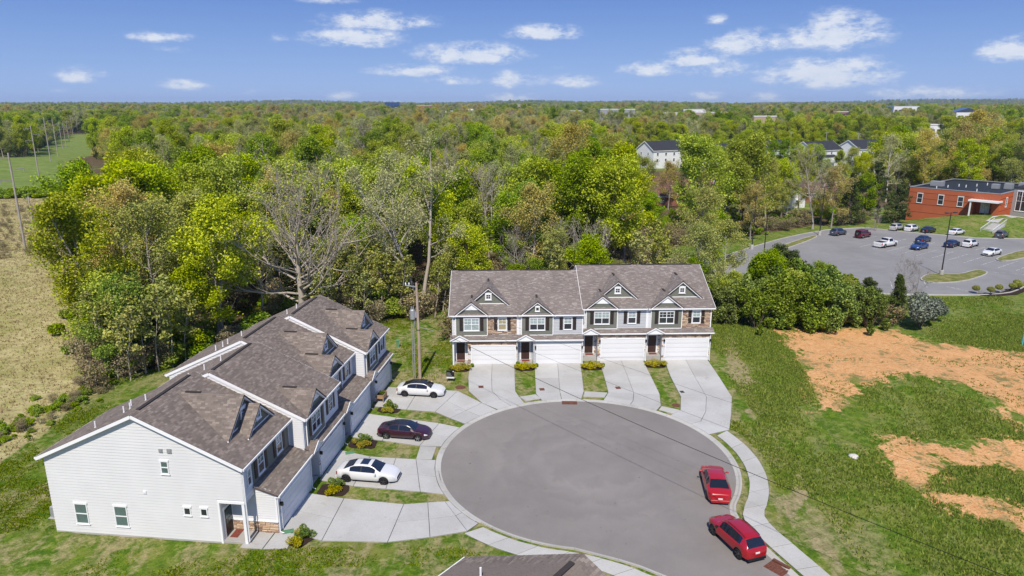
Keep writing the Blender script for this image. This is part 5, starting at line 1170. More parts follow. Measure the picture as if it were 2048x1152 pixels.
for nme, ty, dat in (('kind', 'INT', UG[:, 3].astype(np.int32)), ('size', 'FLOAT', UG[:, 2].astype(np.float32)), ('turn', 'FLOAT', rr.uniform(0, 6.28, len(UG)).astype(np.float32))):
    at_ = um.attributes.new(nme, ty, 'POINT'); at_.data.foreach_set('value', dat)
uo = link_obj('undergrowth', um); tag(uo, 'tangled brush along the edges of the wood', kind='stuff'); gn_instancer(uo, ['brush_a', 'brush_g'], src)

# garden beds: mulch, golden row, box balls
def bed_at(x, y, w, d, rz, lab, mode):
    mb = MB(); n = 14; rq = np.random.RandomState(int(abs(x*13+y*7))); mb.face([(w*.5*math.copysign(abs(math.cos(a))**.5, math.cos(a))*rq.uniform(.92, 1.05), d*.5*math.copysign(abs(math.sin(a))**.5, math.sin(a))*rq.uniform(.92, 1.05), 0) for a in np.linspace(0, 2*math.pi, n, endpoint=False)])
    o = mb.build('mulch_bed', MATS['mulch']); o.location = (x, y, .035); o.rotation_euler = (0, 0, rz); tag(o, kind='structure')
    c_, s_ = math.cos(rz), math.sin(rz); W_ = lambda a, b_: (x+a*c_-b_*s_, y+a*s_+b_*c_)
    if mode == 'row':
        p_ = W_(0, -.25); plant('gold_row', 'golden_shrub', *p_, 1.0, rz, 'low golden yellow shrub row '+lab, 'shrub', 'golden shrubs before the doors', sxy=1.25)
        for a in (-.72, 0, .72): p_ = W_(a, .42); plant('box_ball', 'box_shrub', *p_, .68, None, 'round clipped green box shrub '+lab, 'shrub', 'box shrubs '+lab)
    else:
        p_ = W_(-.05, .35); plant('green_mound', 'green_shrub', *p_, .88, None, 'bright green shrub '+lab, 'shrub', 'green shrubs beside the left drives'); p_ = W_(.05, -.4); plant('gold_row', 'golden_shrub', *p_, .85, None, 'golden yellow shrub '+lab, 'shrub', 'golden shrubs beside the left drives')
bed_at(-5.75, 73.2, 2.0, 1.6, 0, 'by the leftmost door of the far block', 'row'); bed_at(1.45, 73.5, 2.1, 1.6, 0, 'by the second door of the far block', 'row')
bed_at(8.95, 73.7, 2.3, 1.6, 0, 'by the third door of the far block', 'row'); bed_at(16.2, 74.4, 2.2, 1.6, 0, 'by the rightmost door of the far block', 'row')
bed_at(-14.35, 41.7, 1.5, 1.9, R(-30), 'at the corner porch of the left block', 'mix'); bed_at(-13.7, 48.0, 2.4, 1.7, R(-8), 'beside the white sedan with sunroof', 'mix')
bed_at(-13.0, 55.5, 2.6, 1.7, R(-8), 'beside the dark maroon sedan', 'mix'); bed_at(-11.9, 62.6, 2.2, 1.6, R(-8), 'beside the white sedan with black roof', 'mix')
for k, (x, y) in enumerate(((72.6,106.6),(74.6,106.5),(76.6,107.2),(78.5,108.3),(80.2,109.6),(81.9,110.9),(83.6,112.0))):
    plant('hedge_ball', 'round_shrub', x*1.0, y-1.6, .42, None, 'clipped round olive shrub in the row at the lot entrance', 'shrub', 'clipped shrubs at the lot entrance', sxy=.5)
for k, (x, y) in enumerate(((86,111.2),(88.5,112),(91,112.5))): plant('privet_b', 'privet_shrub', x, y-1.5, .5, None, 'dark spreading shrub at the right edge beside the clipped shrubs', 'shrub', 'spreading shrubs at the lot entrance')
mb = MB(); mb.face([(70.8,104.9,.03),(74,103.7,.03),(78.5,104.8,.03),(83,108.2,.03),(87,110.4,.03),(93,111,.03),(93,112.6,.03),(84,112.0,.03),(80,108.6,.03),(76.8,106.2,.03)]); tag(mb.build('mulch_bed', MATS['mulch']), kind='structure')
b_ = hero('bare_b', 'bare_tree', 1965, 172, .42, 'small reddish bare tree on the lawn before the orange building')

number_labels([o for o in C.objects if o.get('category') == 'shrub' and not any(w in o['label'] for w in ('thicket',))])

# ------------------------------------------------------------------ vehicles
def interp(tab, s): return float(np.interp(s, [a for a, _ in tab], [b_ for _, b_ in tab]))
CAR = {
 'sedan': dict(L=4.85, W=1.84, top=[(0,.70),(.012,.90),(.05,1.00),(.12,1.05),(.20,1.20),(.31,1.39),(.43,1.455),(.55,1.44),(.60,1.40),(.755,1.00),(.85,.94),(.93,.84),(.98,.70),(1,.58)],
   belt=[(0,.66),(.012,.84),(.05,.93),(.12,.97),(.3,.965),(.5,.94),(.75,.92),(.85,.87),(.93,.76),(.98,.64),(1,.54)], w=[(0,.62),(.015,.72),(.05,.83),(.12,.89),(.3,.92),(.75,.915),(.88,.87),(.95,.77),(.985,.64),(1,.52)],
   wr=.585, ws=(.585,.745), rw=(.135,.30), side=[(.245,.425),(.445,.665)], wheels=(.187,.802), r=.335, cab=(.10,.76)),
 'suv': dict(L=4.5, W=1.86, top=[(0,.74),(.010,.98),(.035,1.14),(.085,1.38),(.135,1.545),(.22,1.625),(.42,1.66),(.53,1.635),(.59,1.585),(.665,1.36),(.745,1.12),(.80,1.08),(.88,1.02),(.94,.92),(.98,.78),(1,.64)],
   belt=[(0,.70),(.010,.92),(.035,1.03),(.1,1.09),(.25,1.07),(.5,1.03),(.75,1.01),(.85,.97),(.93,.86),(.98,.72),(1,.60)], w=[(0,.64),(.012,.74),(.04,.83),(.10,.90),(.3,.93),(.75,.925),(.86,.89),(.93,.81),(.975,.68),(1,.54)],
   wr=.575, ws=(.592,.735), rw=(.03,.125), side=[(.17,.275),(.29,.44),(.455,.65)], wheels=(.185,.805), r=.365, cab=(.02,.76)),
 'pickup': dict(L=5.75, W=1.98, top=[(0,.80),(.008,1.12),(.02,1.16),(.395,1.17),(.405,1.45),(.42,1.82),(.47,1.89),(.60,1.89),(.64,1.85),(.735,1.32),(.84,1.24),(.94,1.15),(.985,.95),(1,.78)],
   belt=[(0,.76),(.008,1.08),(.02,1.12),(.4,1.13),(.5,1.16),(.75,1.18),(.84,1.14),(.94,1.05),(.985,.88),(1,.72)], w=[(0,.84),(.01,.92),(.05,.96),(.4,.98),(.75,.98),(.9,.95),(.97,.86),(1,.74)],
   wr=.70, ws=(.63,.73), rw=(.403,.425), side=[(.435,.525),(.54,.655)], wheels=(.205,.815), r=.40, cab=(.395,.745)),
 'jeep': dict(L=4.3, W=1.86, top=[(0,.85),(.012,1.2),(.03,1.78),(.06,1.82),(.55,1.83),(.6,1.78),(.66,1.22),(.84,1.16),(.95,1.12),(.99,.95),(1,.75)],
   belt=[(0,.8),(.012,1.1),(.03,1.16),(.6,1.14),(.66,1.13),(.9,1.05),(.96,1.0),(1,.7)], w=[(0,.78),(.02,.82),(.66,.82),(.75,.70),(.97,.66),(1,.6)],
   wr=.68, ws=(.605,.655), rw=(.008,.028), side=[(.06,.2),(.23,.38),(.40,.585)], wheels=(.19,.80), r=.40, cab=(.02,.665)),
}
def wheel_meshes(r, rimm):
    key = (round(r, 3), rimm)
    if key in WHEELS: return WHEELS[key]
    mb = MB(); n = 22; prof = [(r*.62, -.10), (r*.9, -.112), (r*.985, -.075), (r, 0), (r*.985, .075), (r*.9, .112), (r*.62, .10)]
    V = [(ra*math.cos(2*math.pi*k/n), w, ra*math.sin(2*math.pi*k/n)) for ra, w in prof for k in range(n)]
    mb.quads(V, [(j*n+k, j*n+(k+1) % n, (j+1)*n+(k+1) % n, (j+1)*n+k) for j in range(len(prof)-1) for k in range(n)])
    me1 = bpy.data.meshes.new('tyre'); me1.from_pydata(mb.v, [], mb.f); me1.polygons.foreach_set('use_smooth', [True]*len(mb.f)); me1.materials.append(MATS['rubber'])
    mb = MB(); rr_ = r*.66
    mb.face([(rr_*math.cos(2*math.pi*k/n), .055, rr_*math.sin(2*math.pi*k/n)) for k in range(n)], 1)
    for k in range(n):
        a0, a1 = 2*math.pi*k/n, 2*math.pi*(k+1)/n
        mb.face([(rr_*math.cos(a0), .06, rr_*math.sin(a0)), (rr_*math.cos(a1), .06, rr_*math.sin(a1)), (rr_*.9*math.cos(a1), .108, rr_*.9*math.sin(a1)), (rr_*.9*math.cos(a0), .108, rr_*.9*math.sin(a0))])
    for k in range(5):
        a = 2*math.pi*k/5+.3
        for da in (-.14, .14): mb.beam((.05*math.cos(a), .09, .05*math.sin(a)), (rr_*.93*math.cos(a+da), .098, rr_*.93*math.sin(a+da)), .035, .05, 0, (0, 1, 0))
    mb.tube([(0, .06, 0), (0, .115, 0)], .06, 10)
    me2 = bpy.data.meshes.new('rim'); me2.from_pydata(mb.v, [], mb.f); me2.polygons.foreach_set('material_index', mb.m); me2.materials.append(MATS[rimm]); me2.materials.append(MATS['black_trim'])
    WHEELS[key] = (me1, me2); return WHEELS[key]
WHEELS = {}
def car(kind, label, x, y, heading, paintm, cat='car', name=None, roofm=None, sunroof=False, rimm='rim', scale=1.0, group=None, cladding=False, z=.02):
    D = CAR[kind]; L, hw = D['L'], D['W']/2; T = empty(name or {'sedan': 'sedan_car', 'suv': 'sport_utility_car', 'pickup': 'pickup_truck', 'jeep': 'off_road_car'}[kind], (x, y, z), R(heading)); T.scale = (scale,)*3; tag(T, label, cat, group)
    k_ = hw/.92; zb_ = .22 if kind == 'sedan' else .30; rW = D['r']; Ra = rW+.055; sw = D['wheels']
    S_ = set(np.linspace(0, 1, 27).round(4)) | {.006, .012, .02, .035, .965, .98, .99} | set(D['ws']) | set(D['rw']) | {a for q in D['side'] for a in q}
    for s0 in sw: S_ |= {round(s0+d*Ra/L, 4) for d in (-1, -.97, -.85, -.6, -.3, 0, .3, .6, .85, .97, 1)}
    S_ = sorted(q for q in S_ if 0 <= q <= 1); rows = []
    for s_ in S_:
        X = -L/2+L*s_; w = interp(D['w'], s_)*k_; tp, be = interp(D['top'], s_), interp(D['belt'], s_); c_ = 1 if D['cab'][0] <= s_ <= D['cab'][1] else 0
        cf = max(0., min(1., (tp-be-.06)/.30))*c_; wr = (w*.80)*(1-cf)+D['wr']*k_*cf; zs = .33 if kind == 'sedan' else .42
        hh = tp-be
        sec = [(0, zb_), (w*.80, zb_), (w*.965, zs), (w, zs+.26), (w*.965, be), (w*.955-(.02*cf), be+.035*cf+.10*hh*(1-cf)), ((wr+.035)*cf+(w*.88)*(1-cf), be+hh*(.86*cf+.55*(1-cf))), (wr*cf+(w*.78)*(1-cf), be+hh*(.965*cf+.85*(1-cf))), (wr*.55, tp-.004), (0, tp+.012)]
        sec = [list(q) for q in sec]
        for s0 in sw:
            dx = L*(s_-s0)
            if abs(dx) <= Ra:
                za = rW+math.sqrt(max(0, Ra*Ra-dx*dx))
                for j in (1, 2, 3):
                    if sec[j][1] < za+(.015 if j == 3 else 0): sec[j][1] = za+(.015 if j == 3 else 0)
                sec[1][0] = w*.80
        rows.append([(X, q[0], q[1]) for q in sec])
    groups = {}
    def addf(tagk, pts): groups.setdefault(tagk, []).append(pts)
    n = 10
    for i in range(len(S_)-1):
        sm = (S_[i]+S_[i+1])/2
        for j in range(n-1):
            for sg in (1, -1):
                q = [rows[i][j], rows[i+1][j], rows[i+1][j+1], rows[i][j+1]]; q = [(a, b_*sg, c_) for a, b_, c_ in q]; q = q if sg == 1 else q[::-1]
                t = 'body'
                if j < 2: t = 'under' if (j == 0 or cladding) else 'body'
                if j == 5:
                    for m, (a, b_) in enumerate(D['side']):
                        if a-1e-6 <= S_[i] and S_[i+1] <= b_+1e-6: t = ('side_window', sg, m)
                if j == 5 and t == 'body' and kind != 'jeep' and D['side'][0][1]-1e-6 <= S_[i] and S_[i+1] <= D['side'][-1][0]+1e-6: t = 'under'
                if j >= 7:
                    if D['ws'][0]-1e-6 <= S_[i] and S_[i+1] <= D['ws'][1]+1e-6: t = 'windshield'
                    elif D['rw'][0]-1e-6 <= S_[i] and S_[i+1] <= D['rw'][1]+1e-6: t = 'rear_window'
                    elif D['rw'][1] <= sm <= D['ws'][0] and roofm: t = 'roof'
                if j == 3 and sm > .935 and sm < .985: t = ('headlight', sg)
                if j == 3 and sm < .034: t = ('taillight', sg)
                addf(t, q)
    for end in (0, -1):
        r_ = rows[end]; addf('body' if True else '', [(a, b_, c_) for a, b_, c_ in r_] + [(a, -b_, c_) for a, b_, c_ in r_[::-1][1:-1]])
    def weld(faces):
        idx, V, Fc = {}, [], []
        for f in faces:
            g = []
            for p_ in f:
                k2 = (round(p_[0], 4), round(p_[1], 4), round(p_[2], 4))
                if k2 not in idx: idx[k2] = len(V); V.append(p_)
                if not g or g[-1] != idx[k2]: g.append(idx[k2])
            if len(set(g)) > 2: Fc.append(g)
        return V, Fc
    V1, F1 = weld(groups['body']); V2, F2 = weld(groups['under']); me = bpy.data.meshes.new('body'); me.from_pydata(V1+V2, [], F1+[[i+len(V1) for i in f] for f in F2]); me.polygons.foreach_set('material_index', [0]*len(F1)+[1]*len(F2)); me.polygons.foreach_set('use_smooth', [len(f) < 6 for f in F1]+[True]*len(F2)); body = link_obj('body', me, T, [MATS[paintm], MATS['black_trim']])
    def part(nm, faces, mt):
        V_, F_ = weld(faces); m_ = bpy.data.meshes.new(nm); m_.from_pydata(V_, [], F_); m_.polygons.foreach_set('use_smooth', [True]*len(F_)); return link_obj(nm, m_, T, [MATS[mt]])
    for t, f in groups.items():
        if t in ('body', 'under'): continue
        if t in ('windshield', 'rear_window'): part(t, f, 'car_glass')
        elif t == 'roof': part('roof_panel', f, roofm)
        elif t[0] == 'side_window': part('side_window', f, 'car_glass')
        else: part(t[0], f, 'lamp_glass' if t[0] == 'headlight' else 'tail_red')
    t1, t2 = wheel_meshes(rW, rimm)
    for s0 in sw:
        for sg in (1, -1):
            wo_ = link_obj('wheel', t1, T); wo_.location = (-L/2+L*s0, sg*(interp(D['w'], s0)*k_-.105), rW-.02); wo_.rotation_euler = (0, 0, 0 if sg == 1 else math.pi); ri = link_obj('rim', t2, wo_)
    for sg in (1, -1):
        sM = D['ws'][1]-.07; mb = MB(); wM = interp(D['w'], sM)*k_; zM = interp(D['belt'], sM); xM = -L/2+L*sM; mb.cbox(xM-.06, xM+.06, *sorted((sg*(wM+.02), sg*(wM+.19))), zM, zM+.13, .03); mb.beam((xM, sg*(wM-.05), zM+.03), (xM, sg*(wM+.05), zM+.04), .05, .04); mb.build('mirror', MATS[paintm if kind == 'sedan' else 'black_trim'], T)
    fx = L/2; zf = .42 if kind == 'sedan' else .60
    mb = MB(); mb.cbox(fx-.06, fx+.012, -.42, .42, zf-.12, zf+.13, .01); mb.build('grille', MATS['black_trim'], T)
    mb = MB(); mb.box(-fx-.015, -fx+.02, -.16, .16, .52 if kind == 'sedan' else .72, .62 if kind == 'sedan' else .83); mb.build('licence_plate', MATS['plate'], T)
    mb = MB(); mb.cbox(-fx-.03, -fx+.12, -.66*k_, .66*k_, .26, .45, .02); mb.build('rear_bumper', MATS[paintm if not cladding else 'black_trim'], T)
    if sunroof:
        mb = MB(); z1 = interp(D['top'], .47); mb.box(-L/2+L*.40, -L/2+L*.53, -.42, .42, z1-.01, z1+.016); mb.build('sunroof', MATS['car_glass'], T)
    if kind == 'suv':
        for sg in (1, -1):
            mb = MB(); mb.tube([(-L/2+L*q, sg*(D['wr']*k_-.02), interp(D['top'], q)+.035) for q in (.14, .25, .4, .55)], .02, 6); mb.build('roof_rail', MATS['black_trim'], T)
    if kind == 'pickup':
        mb = MB(); mb.box(-L/2+.12, -L/2+L*.385, -.76, .76, 1.178, 1.192); mb.build('bed_hollow_shade', MATS['black_trim'], T)  # flat black sheet stands in for the shaded hollow of the open bed
    if kind == 'jeep':
        sp = link_obj('spare_wheel', t1, T); sp.location = (-L/2-.13, .05, 1.05); sp.rotation_euler = (0, 0, R(90)); link_obj('rim', t2, sp)
        for s0 in sw:
            for sg in (1, -1): mb = MB(); mb.cbox(-L/2+L*s0-.46, -L/2+L*s0+.46, *sorted((sg*.66, sg*.93)), .84, .90, .02); mb.build('fender', MATS[paintm], T)
    return T
def pcar(px, py): return G(px, py)
x, y = G(843, 789); car('sedan', 'white sedan with a black roof nearest the utility pole', x, y, -7, 'paint_white', roofm='paint_black', rimm='rim_dark')
x, y = G(810, 873); car('sedan', 'dark maroon sedan parked in the left block drive', x, y, -9, 'paint_maroon', roofm='paint_black', scale=.97)
x, y = G(738, 957); car('sedan', 'white sedan with a dark sunroof beside the near drive', x, y, -8, 'paint_white', sunroof=True, rimm='rim_dark', scale=1.01)
car('sedan', 'bright red sedan parked along the kerb seen from behind', 15.62, 48.2, 83, 'paint_red', rimm='rim_dark', scale=1.0)
car('suv', 'red sport utility car at the kerb beside the storm inlet', 15.05, 41.25, 109, 'paint_red_suv', rimm='rim_dark', cladding=True)
LOTC = [('suv', 1676, 473, 33, 'paint_slate', 'slate blue sport utility car at the left of the parking lot'), ('jeep', 1726, 478, 33, 'paint_wine', 'dark red boxy off road car with a spare wheel'), ('pickup', 1771, 496, 30, 'paint_white', 'white pickup truck alone in the middle of the lot'),
        ('suv', 1793, 463, 36, 'paint_silver', 'silver sport utility car under the lawn at the back row'), ('suv', 1823, 465, 36, 'paint_white', 'white sport utility car beside the silver one in the back row'), ('sedan', 1856, 468, 36, 'paint_black', 'black sedan third in the back row'),
        ('sedan', 1912, 472, 30, 'paint_white', 'white coupe parked below the stairs at the back'), ('sedan', 1846, 487, 38, 'paint_navy', 'navy sedan parked nose to nose with the blue one'), ('sedan', 1838, 501, 215, 'paint_blue', 'blue sedan facing the camera in the lot centre'),
        ('sedan', 1903, 496, 38, 'paint_navy', 'dark navy sedan beside the lamp post'), ('suv', 1940, 496, 36, 'paint_white', 'white hatch sport utility car right of the navy sedan'), ('sedan', 1983, 513, 212, 'paint_white', 'white sedan facing the camera at the grass island'), ('suv', 2002, 478, 40, 'paint_grey', 'charcoal sport utility car nearest the stairs on the right')]
for kd, px, py, hd, pm_, lab in LOTC:
    x, y = G(px, py-3); car(kd, lab, x, y, hd, pm_, cat={'pickup': 'truck'}.get(kd, 'car'), group='cars in the parking lot')

# ------------------------------------------------------------------ poles and wires
P0 = (-9.9, 70.4)
T = empty('utility_pole', (*P0, 0)); tag(T, 'wooden utility pole with a grey transformer can between the blocks', 'utility pole')
mb = MB(); mb.tube([(0, 0, -.5), (0.02, 0, 5), (-.03, 0, 10.7)], [.17, .15, .115], 12); mb.build('pole', MATS['wood_pole'], T)
mb = MB(); mb.tube([(-.52, .05, 0), (-.50, .05, 5.6), (-.36, .02, 6.6)], .055, 8); mb.build('conduit', MATS['metal_grey'], T); mb = MB(); mb.tube([(-.70, .02, 0), (-.68, .02, 6.4)], .04, 8); mb.build('conduit', MATS['metal_grey'], T)
mb = MB(); mb.tube([(-.55, -.05, 6.75), (-.55, -.05, 6.8), (-.55, -.05, 7.75), (-.55, -.05, 7.86)], [.20, .27, .27, .2], 16); mb.box(-.3, -.1, -.12, .02, 6.95, 7.6); mb.build('transformer', MATS['metal_grey'], T)
for a in (-.65, -.45): mb = MB(); mb.tube([(a, -.05, 7.84), (a, -.05, 8.0), (a, -.05, 8.2)], [.05, .06, .03], 8); mb.build('bushing', MATS['metal_grey'], T)
mb = MB(); mb.beam((.02, 0, 10.25), (-1.2, 0, 10.45), .09, .11); mb.build('arm', MATS['metal_grey'], T)
for a in (-1.15, -.8): mb = MB(); mb.tube([(a, 0, 10.4), (a, 0, 10.58), (a, 0, 10.75)], [.05, .075, .03], 8); mb.build('insulator', MATS['metal_white'], T)
mb = MB(); mb.box(-.2, .2, -.16, .16, 5.55, 5.62); mb.build('band', MATS['metal_dark'], T); mb = MB(); mb.beam((.1, .05, 5.9), (1.6, .25, 5.35), .04, .04); mb.build('guy_bracket', MATS['metal_grey'], T)
def wire(label, a, b_, sag, r=.022, group='overhead wires'):
    a, b_ = np.array(a, float), np.array(b_, float); t = np.linspace(0, 1, 40)[:, None]; P = a*(1-t)+b_*t; P[:, 2] -= sag*4*t[:, 0]*(1-t[:, 0])
    mb = MB(); mb.tube(P, r, 5); tag(mb.build('overhead_wire', MATS['wire_black']), label, 'wire', group)
wire('thick black service wire crossing the turning circle', (-9.75, 70.3, 6.6), (43.0, 9.0, 7.6), 1.6, .019); wire('thin upper wire beside the thick service wire', (-9.75, 70.3, 8.6), (44.5, 9.5, 9.2), 1.3, .008)
wire('thin high wire crossing above the drives', (-10.9, 70.4, 10.6), (46.0, 10.5, 11.0), 1.5, .007)
def line_pole(px, py, topy, label, lean=0., Y=None):
    x, y = G(px, py); h = CAM_H-y*math.tan(math.atan((topy-576)/F_PX)+TILT); z = hz(x, y); T = empty('power_line_pole', (x, y, z), R(58)); tag(T, label, 'power pole', 'power line poles on the left')
    mb = MB(); mb.tube([(0, 0, -.5), (lean, 0, h)], [.24, .15], 8); mb.build('pole', MATS['wood_pole_grey'], T)
    for k, (dz, sg) in enumerate(((.9, -1), (3.0, 1), (5.0, -1))):
        mb = MB(); mb.beam((lean, 0, h-dz-2.2*.14), (lean+sg*2.3, 0, h-dz), .13, .16); mb.build('arm', MATS['wood_pole_grey'], T); mb = MB(); mb.tube([(lean+sg*2.2, 0, h-dz-.75), (lean+sg*2.2, 0, h-dz-.05)], .09, 6); mb.build('insulator', MATS['metal_grey'], T)
    return T
for k, (px, py, ty, lb) in enumerate(((52,506,306,'nearest tall power line pole standing in the dry field'),(82,376,257,'second power line pole standing in the green pasture'),(103,333,243,'third power line pole in the corridor'),(117,318,243,'fourth power line pole in the corridor'),(125,294,241,'fifth power line pole in the corridor'),(132,290,240,'sixth power line pole, right of the fifth'),(138,280,240,'seventh power line pole far up the corridor'),(146,270,231,'farthest visible power line pole'),(79,262,228,'distant pole left of the corridor row'),(98,262,230,'distant pole second left of the corridor row'),(113,262,232,'distant pole third left of the corridor row'))):
    line_pole(px, py, ty, lb)
def tpole(px, Y, topy, label, arm=1.2, arms=1):
    x, y = at_px(px, Y); h = CAM_H-Y*math.tan(math.atan((topy-576)/F_PX)+TILT)-hz(x, y); T = empty('street_pole', (x, y, hz(x, y))); tag(T, label, 'utility pole', 'utility poles beyond the wood')
    mb = MB(); mb.tube([(0, 0, -.5), (0, 0, h)], [.2, .14], 8); mb.build('pole', MATS['wood_pole_grey'], T)
    for k in range(arms): mb = MB(); mb.beam((-arm, 0, h-.4-k*1.2), (arm, 0, h-.4-k*1.2), .14, .18); mb.build('crossarm', MATS['wood_pole_grey'], T)
tpole(66, 171, 393, 'short pole in the dry field', .7); tpole(1711, 372, 265, 'tall utility pole right of the white houses', 1.3); tpole(1797, 375, 274, 'utility pole with two arms by the road', 1.2, 2); tpole(1880, 340, 277, 'utility pole behind the pale building', 1., 1); tpole(1648, 380, 264, 'utility pole behind the white houses', 1.); tpole(1578, 390, 264, 'leftmost utility pole behind the white houses', 1.)

def lamp_post(x, y, h, label, heads=2, rz=0.):
    T = empty('parking_lamp', (x, y, 0), rz); tag(T, label, 'lamp post', 'lamp posts of the parking lot')
    mb = MB(); mb.tube([(0, 0, -.1), (0, 0, .85), (0, 0, .9)], [.34, .34, .30], 14); mb.build('base', MATS['kerb_concrete'], T); mb = MB(); mb.tube([(0, 0, .9), (.0, 0, h)], [.11, .07], 8); mb.build('post', MATS['metal_dark'], T)
    for s_ in ((-1, 1) if heads == 2 else (1,)):
        mb = MB(); mb.beam((0, 0, h-.1), (s_*.7, 0, h-.05), .06, .06); mb.build('arm', MATS['metal_dark'], T); mb = MB(); mb.cbox(*sorted((s_*.65, s_*1.25)), -.22, .22, h-.12, h+.03, .03); mb.build('lamp_head', MATS['metal_dark'], T)
lamp_post(74.2, 117.6, 10.9, 'lamp post rising from the grass island', 2, R(20)); lamp_post(69.3, 155.6, 10.9, 'lamp post at the far left end of the lot', 2, R(30)); lamp_post(48.9, 140.1, 10.9, 'thin lamp post at the left end behind the thicket', 1); lamp_post(43.8, 119.2, 10.9, 'lamp post rising out of the shrub thicket', 1)

# ------------------------------------------------------------------ orange brick building, stairs
T = empty('brick_building', (BFL[0], BFL[1], 0), math.atan2(BDIR[1], BDIR[0])); tag(T, 'long orange brick building with flat dark roof behind the parking lot', 'building')
LX, LY, ZT, ZB = 20.8, 31.0, 7.5, -4.5
mb = MB(); mb.box(0, 15.2, 0, LY, ZB, ZT-.5); mb.box(15.2, LX, 2.2, LY, ZB, ZT-.5); mb.box(15.2, LX, .0, 2.2, 5.6, ZT-.5); mb.box(19.2, LX, 0, 2.2, ZB, 5.6)
mb.build('wall', MATS['orange_brick'], T)
mb = MB(); mb.box(.3, LX-.3, .3, LY-.3, ZT-.5, ZT-.42); mb.build('roof', MATS['membrane'], T)
mb = MB()
for (a0, a1, b0, b1) in ((0, LX, 0, .3), (0, LX, LY-.3, LY), (0, .3, .3, LY-.3), (LX-.3, LX, .3, LY-.3)): mb.box(a0, a1, b0, b1, ZT-.5, ZT-.12)
mb.build('parapet', MATS['orange_brick'], T); mb = MB()
for (a0, a1, b0, b1) in ((.3, LX-.3, .3, .36), (.3, LX-.3, LY-.36, LY-.3), (.3, .36, .36, LY-.36), (LX-.36, LX-.3, .36, LY-.36)): mb.box(a0, a1, b0, b1, ZT-.42, ZT-.125)
mb.build('parapet_lining', MATS['membrane'], T); mb = MB()
for (a0, a1, b0, b1) in ((-.06, LX+.06, -.06, .36), (-.06, LX+.06, LY-.36, LY+.06), (-.06, .36, .36, LY-.36), (LX-.36, LX+.06, .36, LY-.36)): mb.box(a0, a1, b0, b1, ZT-.12, ZT+.04)
mb.build('coping', MATS['metal_grey'], T)
for z in (-1.2, 1.0, 3.1, 4.6, 6.1):
    mb = MB(); mb.box(-.012, 15.2, -.014, .0, z, z+.09); mb.build('dark_course', MATS['brick_dark_band'], T); mb = MB(); mb.box(LX, LX+.014, 0, LY, z, z+.09); mb.build('dark_course', MATS['brick_dark_band'], T)
for xw in (2.1, 7.1, 11.6): window(T, (xw, -.015, 3.5), (1, 0, 0), (0, -1, 0), 1.35, 2.5, 1, 'pane_dark', 'pane_dark', muntin=False, fr=.1)
window(T, (LX+.015, 4.2, 3.9), (0, 1, 0), (1, 0, 0), 1.2, 2.3, 1, 'pane_dark', 'pane_dark', muntin=False, fr=.1)
mb = MB(); mb.box(14.6, LX+.3, -2.3, 1.0, 5.35, 5.75); mb.build('canopy', MATS['metal_white'], T); mb = MB(); mb.box(16.2, 18.2, 2.12, 2.19, 2.2, 4.7); mb.build('entrance_door', MATS['metal_white'], T)
mb = MB(); mb.box(15.0, 15.3, -2.1, -1.8, 1.6, 5.35); mb.build('canopy_post', MATS['metal_white'], T)
for (hx_, hy_, w_, d_, h_) in ((1.6, 9.0, 3.0, 1.8, 1.3), (14.5, 14., 1.6, 1.5, 1.2), (16.9, 15.5, 1.8, 1.6, 1.4), (19., 19.5, 1.6, 2.2, 1.5)):
    mb = MB(); mb.cbox(hx_, hx_+w_, hy_, hy_+d_, ZT-.3, ZT-.3+h_, .04); mb.box(hx_+.1, hx_+w_-.1, hy_-.02, hy_, ZT-.1, ZT-.4+h_); mb.build('roof_unit', MATS['metal_grey'], T)
for k in range(8):
    a, b_ = 5+(k*37 % 11), 4+(k*53 % 22); mb = MB(); mb.tube([(a, b_, ZT-.45), (a, b_, ZT+.25)], .12, 8); mb.build('roof_vent', MATS['metal_white'], T)
mb = MB(); mb.box(LX+.02, 36, 9.5, LY+4, ZB, 8.2); mb.build('glass_wing', MATS['metal_grey'], T); mb = MB(); mb.box(LX+.0, 36.2, 9.3, LY+4.2, 8.2, 8.5); mb.build('wing_roof', MATS['roof_dark'], T)
for k in range(4): window(T, (LX+.8+k*2.6, 9.49, 2.6), (1, 0, 0), (0, -1, 0), 2.3, 5.0, 2, 'pane_dark', 'pane_dark', fr=.12)
T = empty('outdoor_stairs', (108.3, 157.8, 0), math.atan2(.60, .80)); tag(T, 'white railed concrete stairs climbing from the lot to the lawn', 'stairs')
for k in range(9):
    mb = MB(); mb.cbox(k*.75, k*.75+.8, -1.3, 1.3, -.4, .17*(k+1)+.05, .02); mb.build('step', MATS['walk_concrete'], T)
for s_ in (-1.25, 1.25):
    mb = MB(); mb.beam((-.2, s_, 1.0), (7.4, s_, 2.7), .07, .07); mb.build('handrail', MATS['metal_white'], T)
    for k in range(11): mb = MB(); zz_ = 1.0+1.7*(k*.7+.2)/7.6; mb.tube([(k*.7, s_, zz_-1.), (k*.7, s_, zz_)], .03, 6); mb.build('baluster', MATS['metal_white'], T)
mb = MB(); P_ = [(114.4, 163.2), (118, 166.5), (122, 167.5), (134, 166), (134, 168.5), (121, 170.4), (116.6, 168.6), (112.9, 165.3)]
mb.face([(a, b_, hz(a, b_)+.12) for a, b_ in P_]); tag(mb.build('footpath', MATS['walk_concrete']), kind='structure')

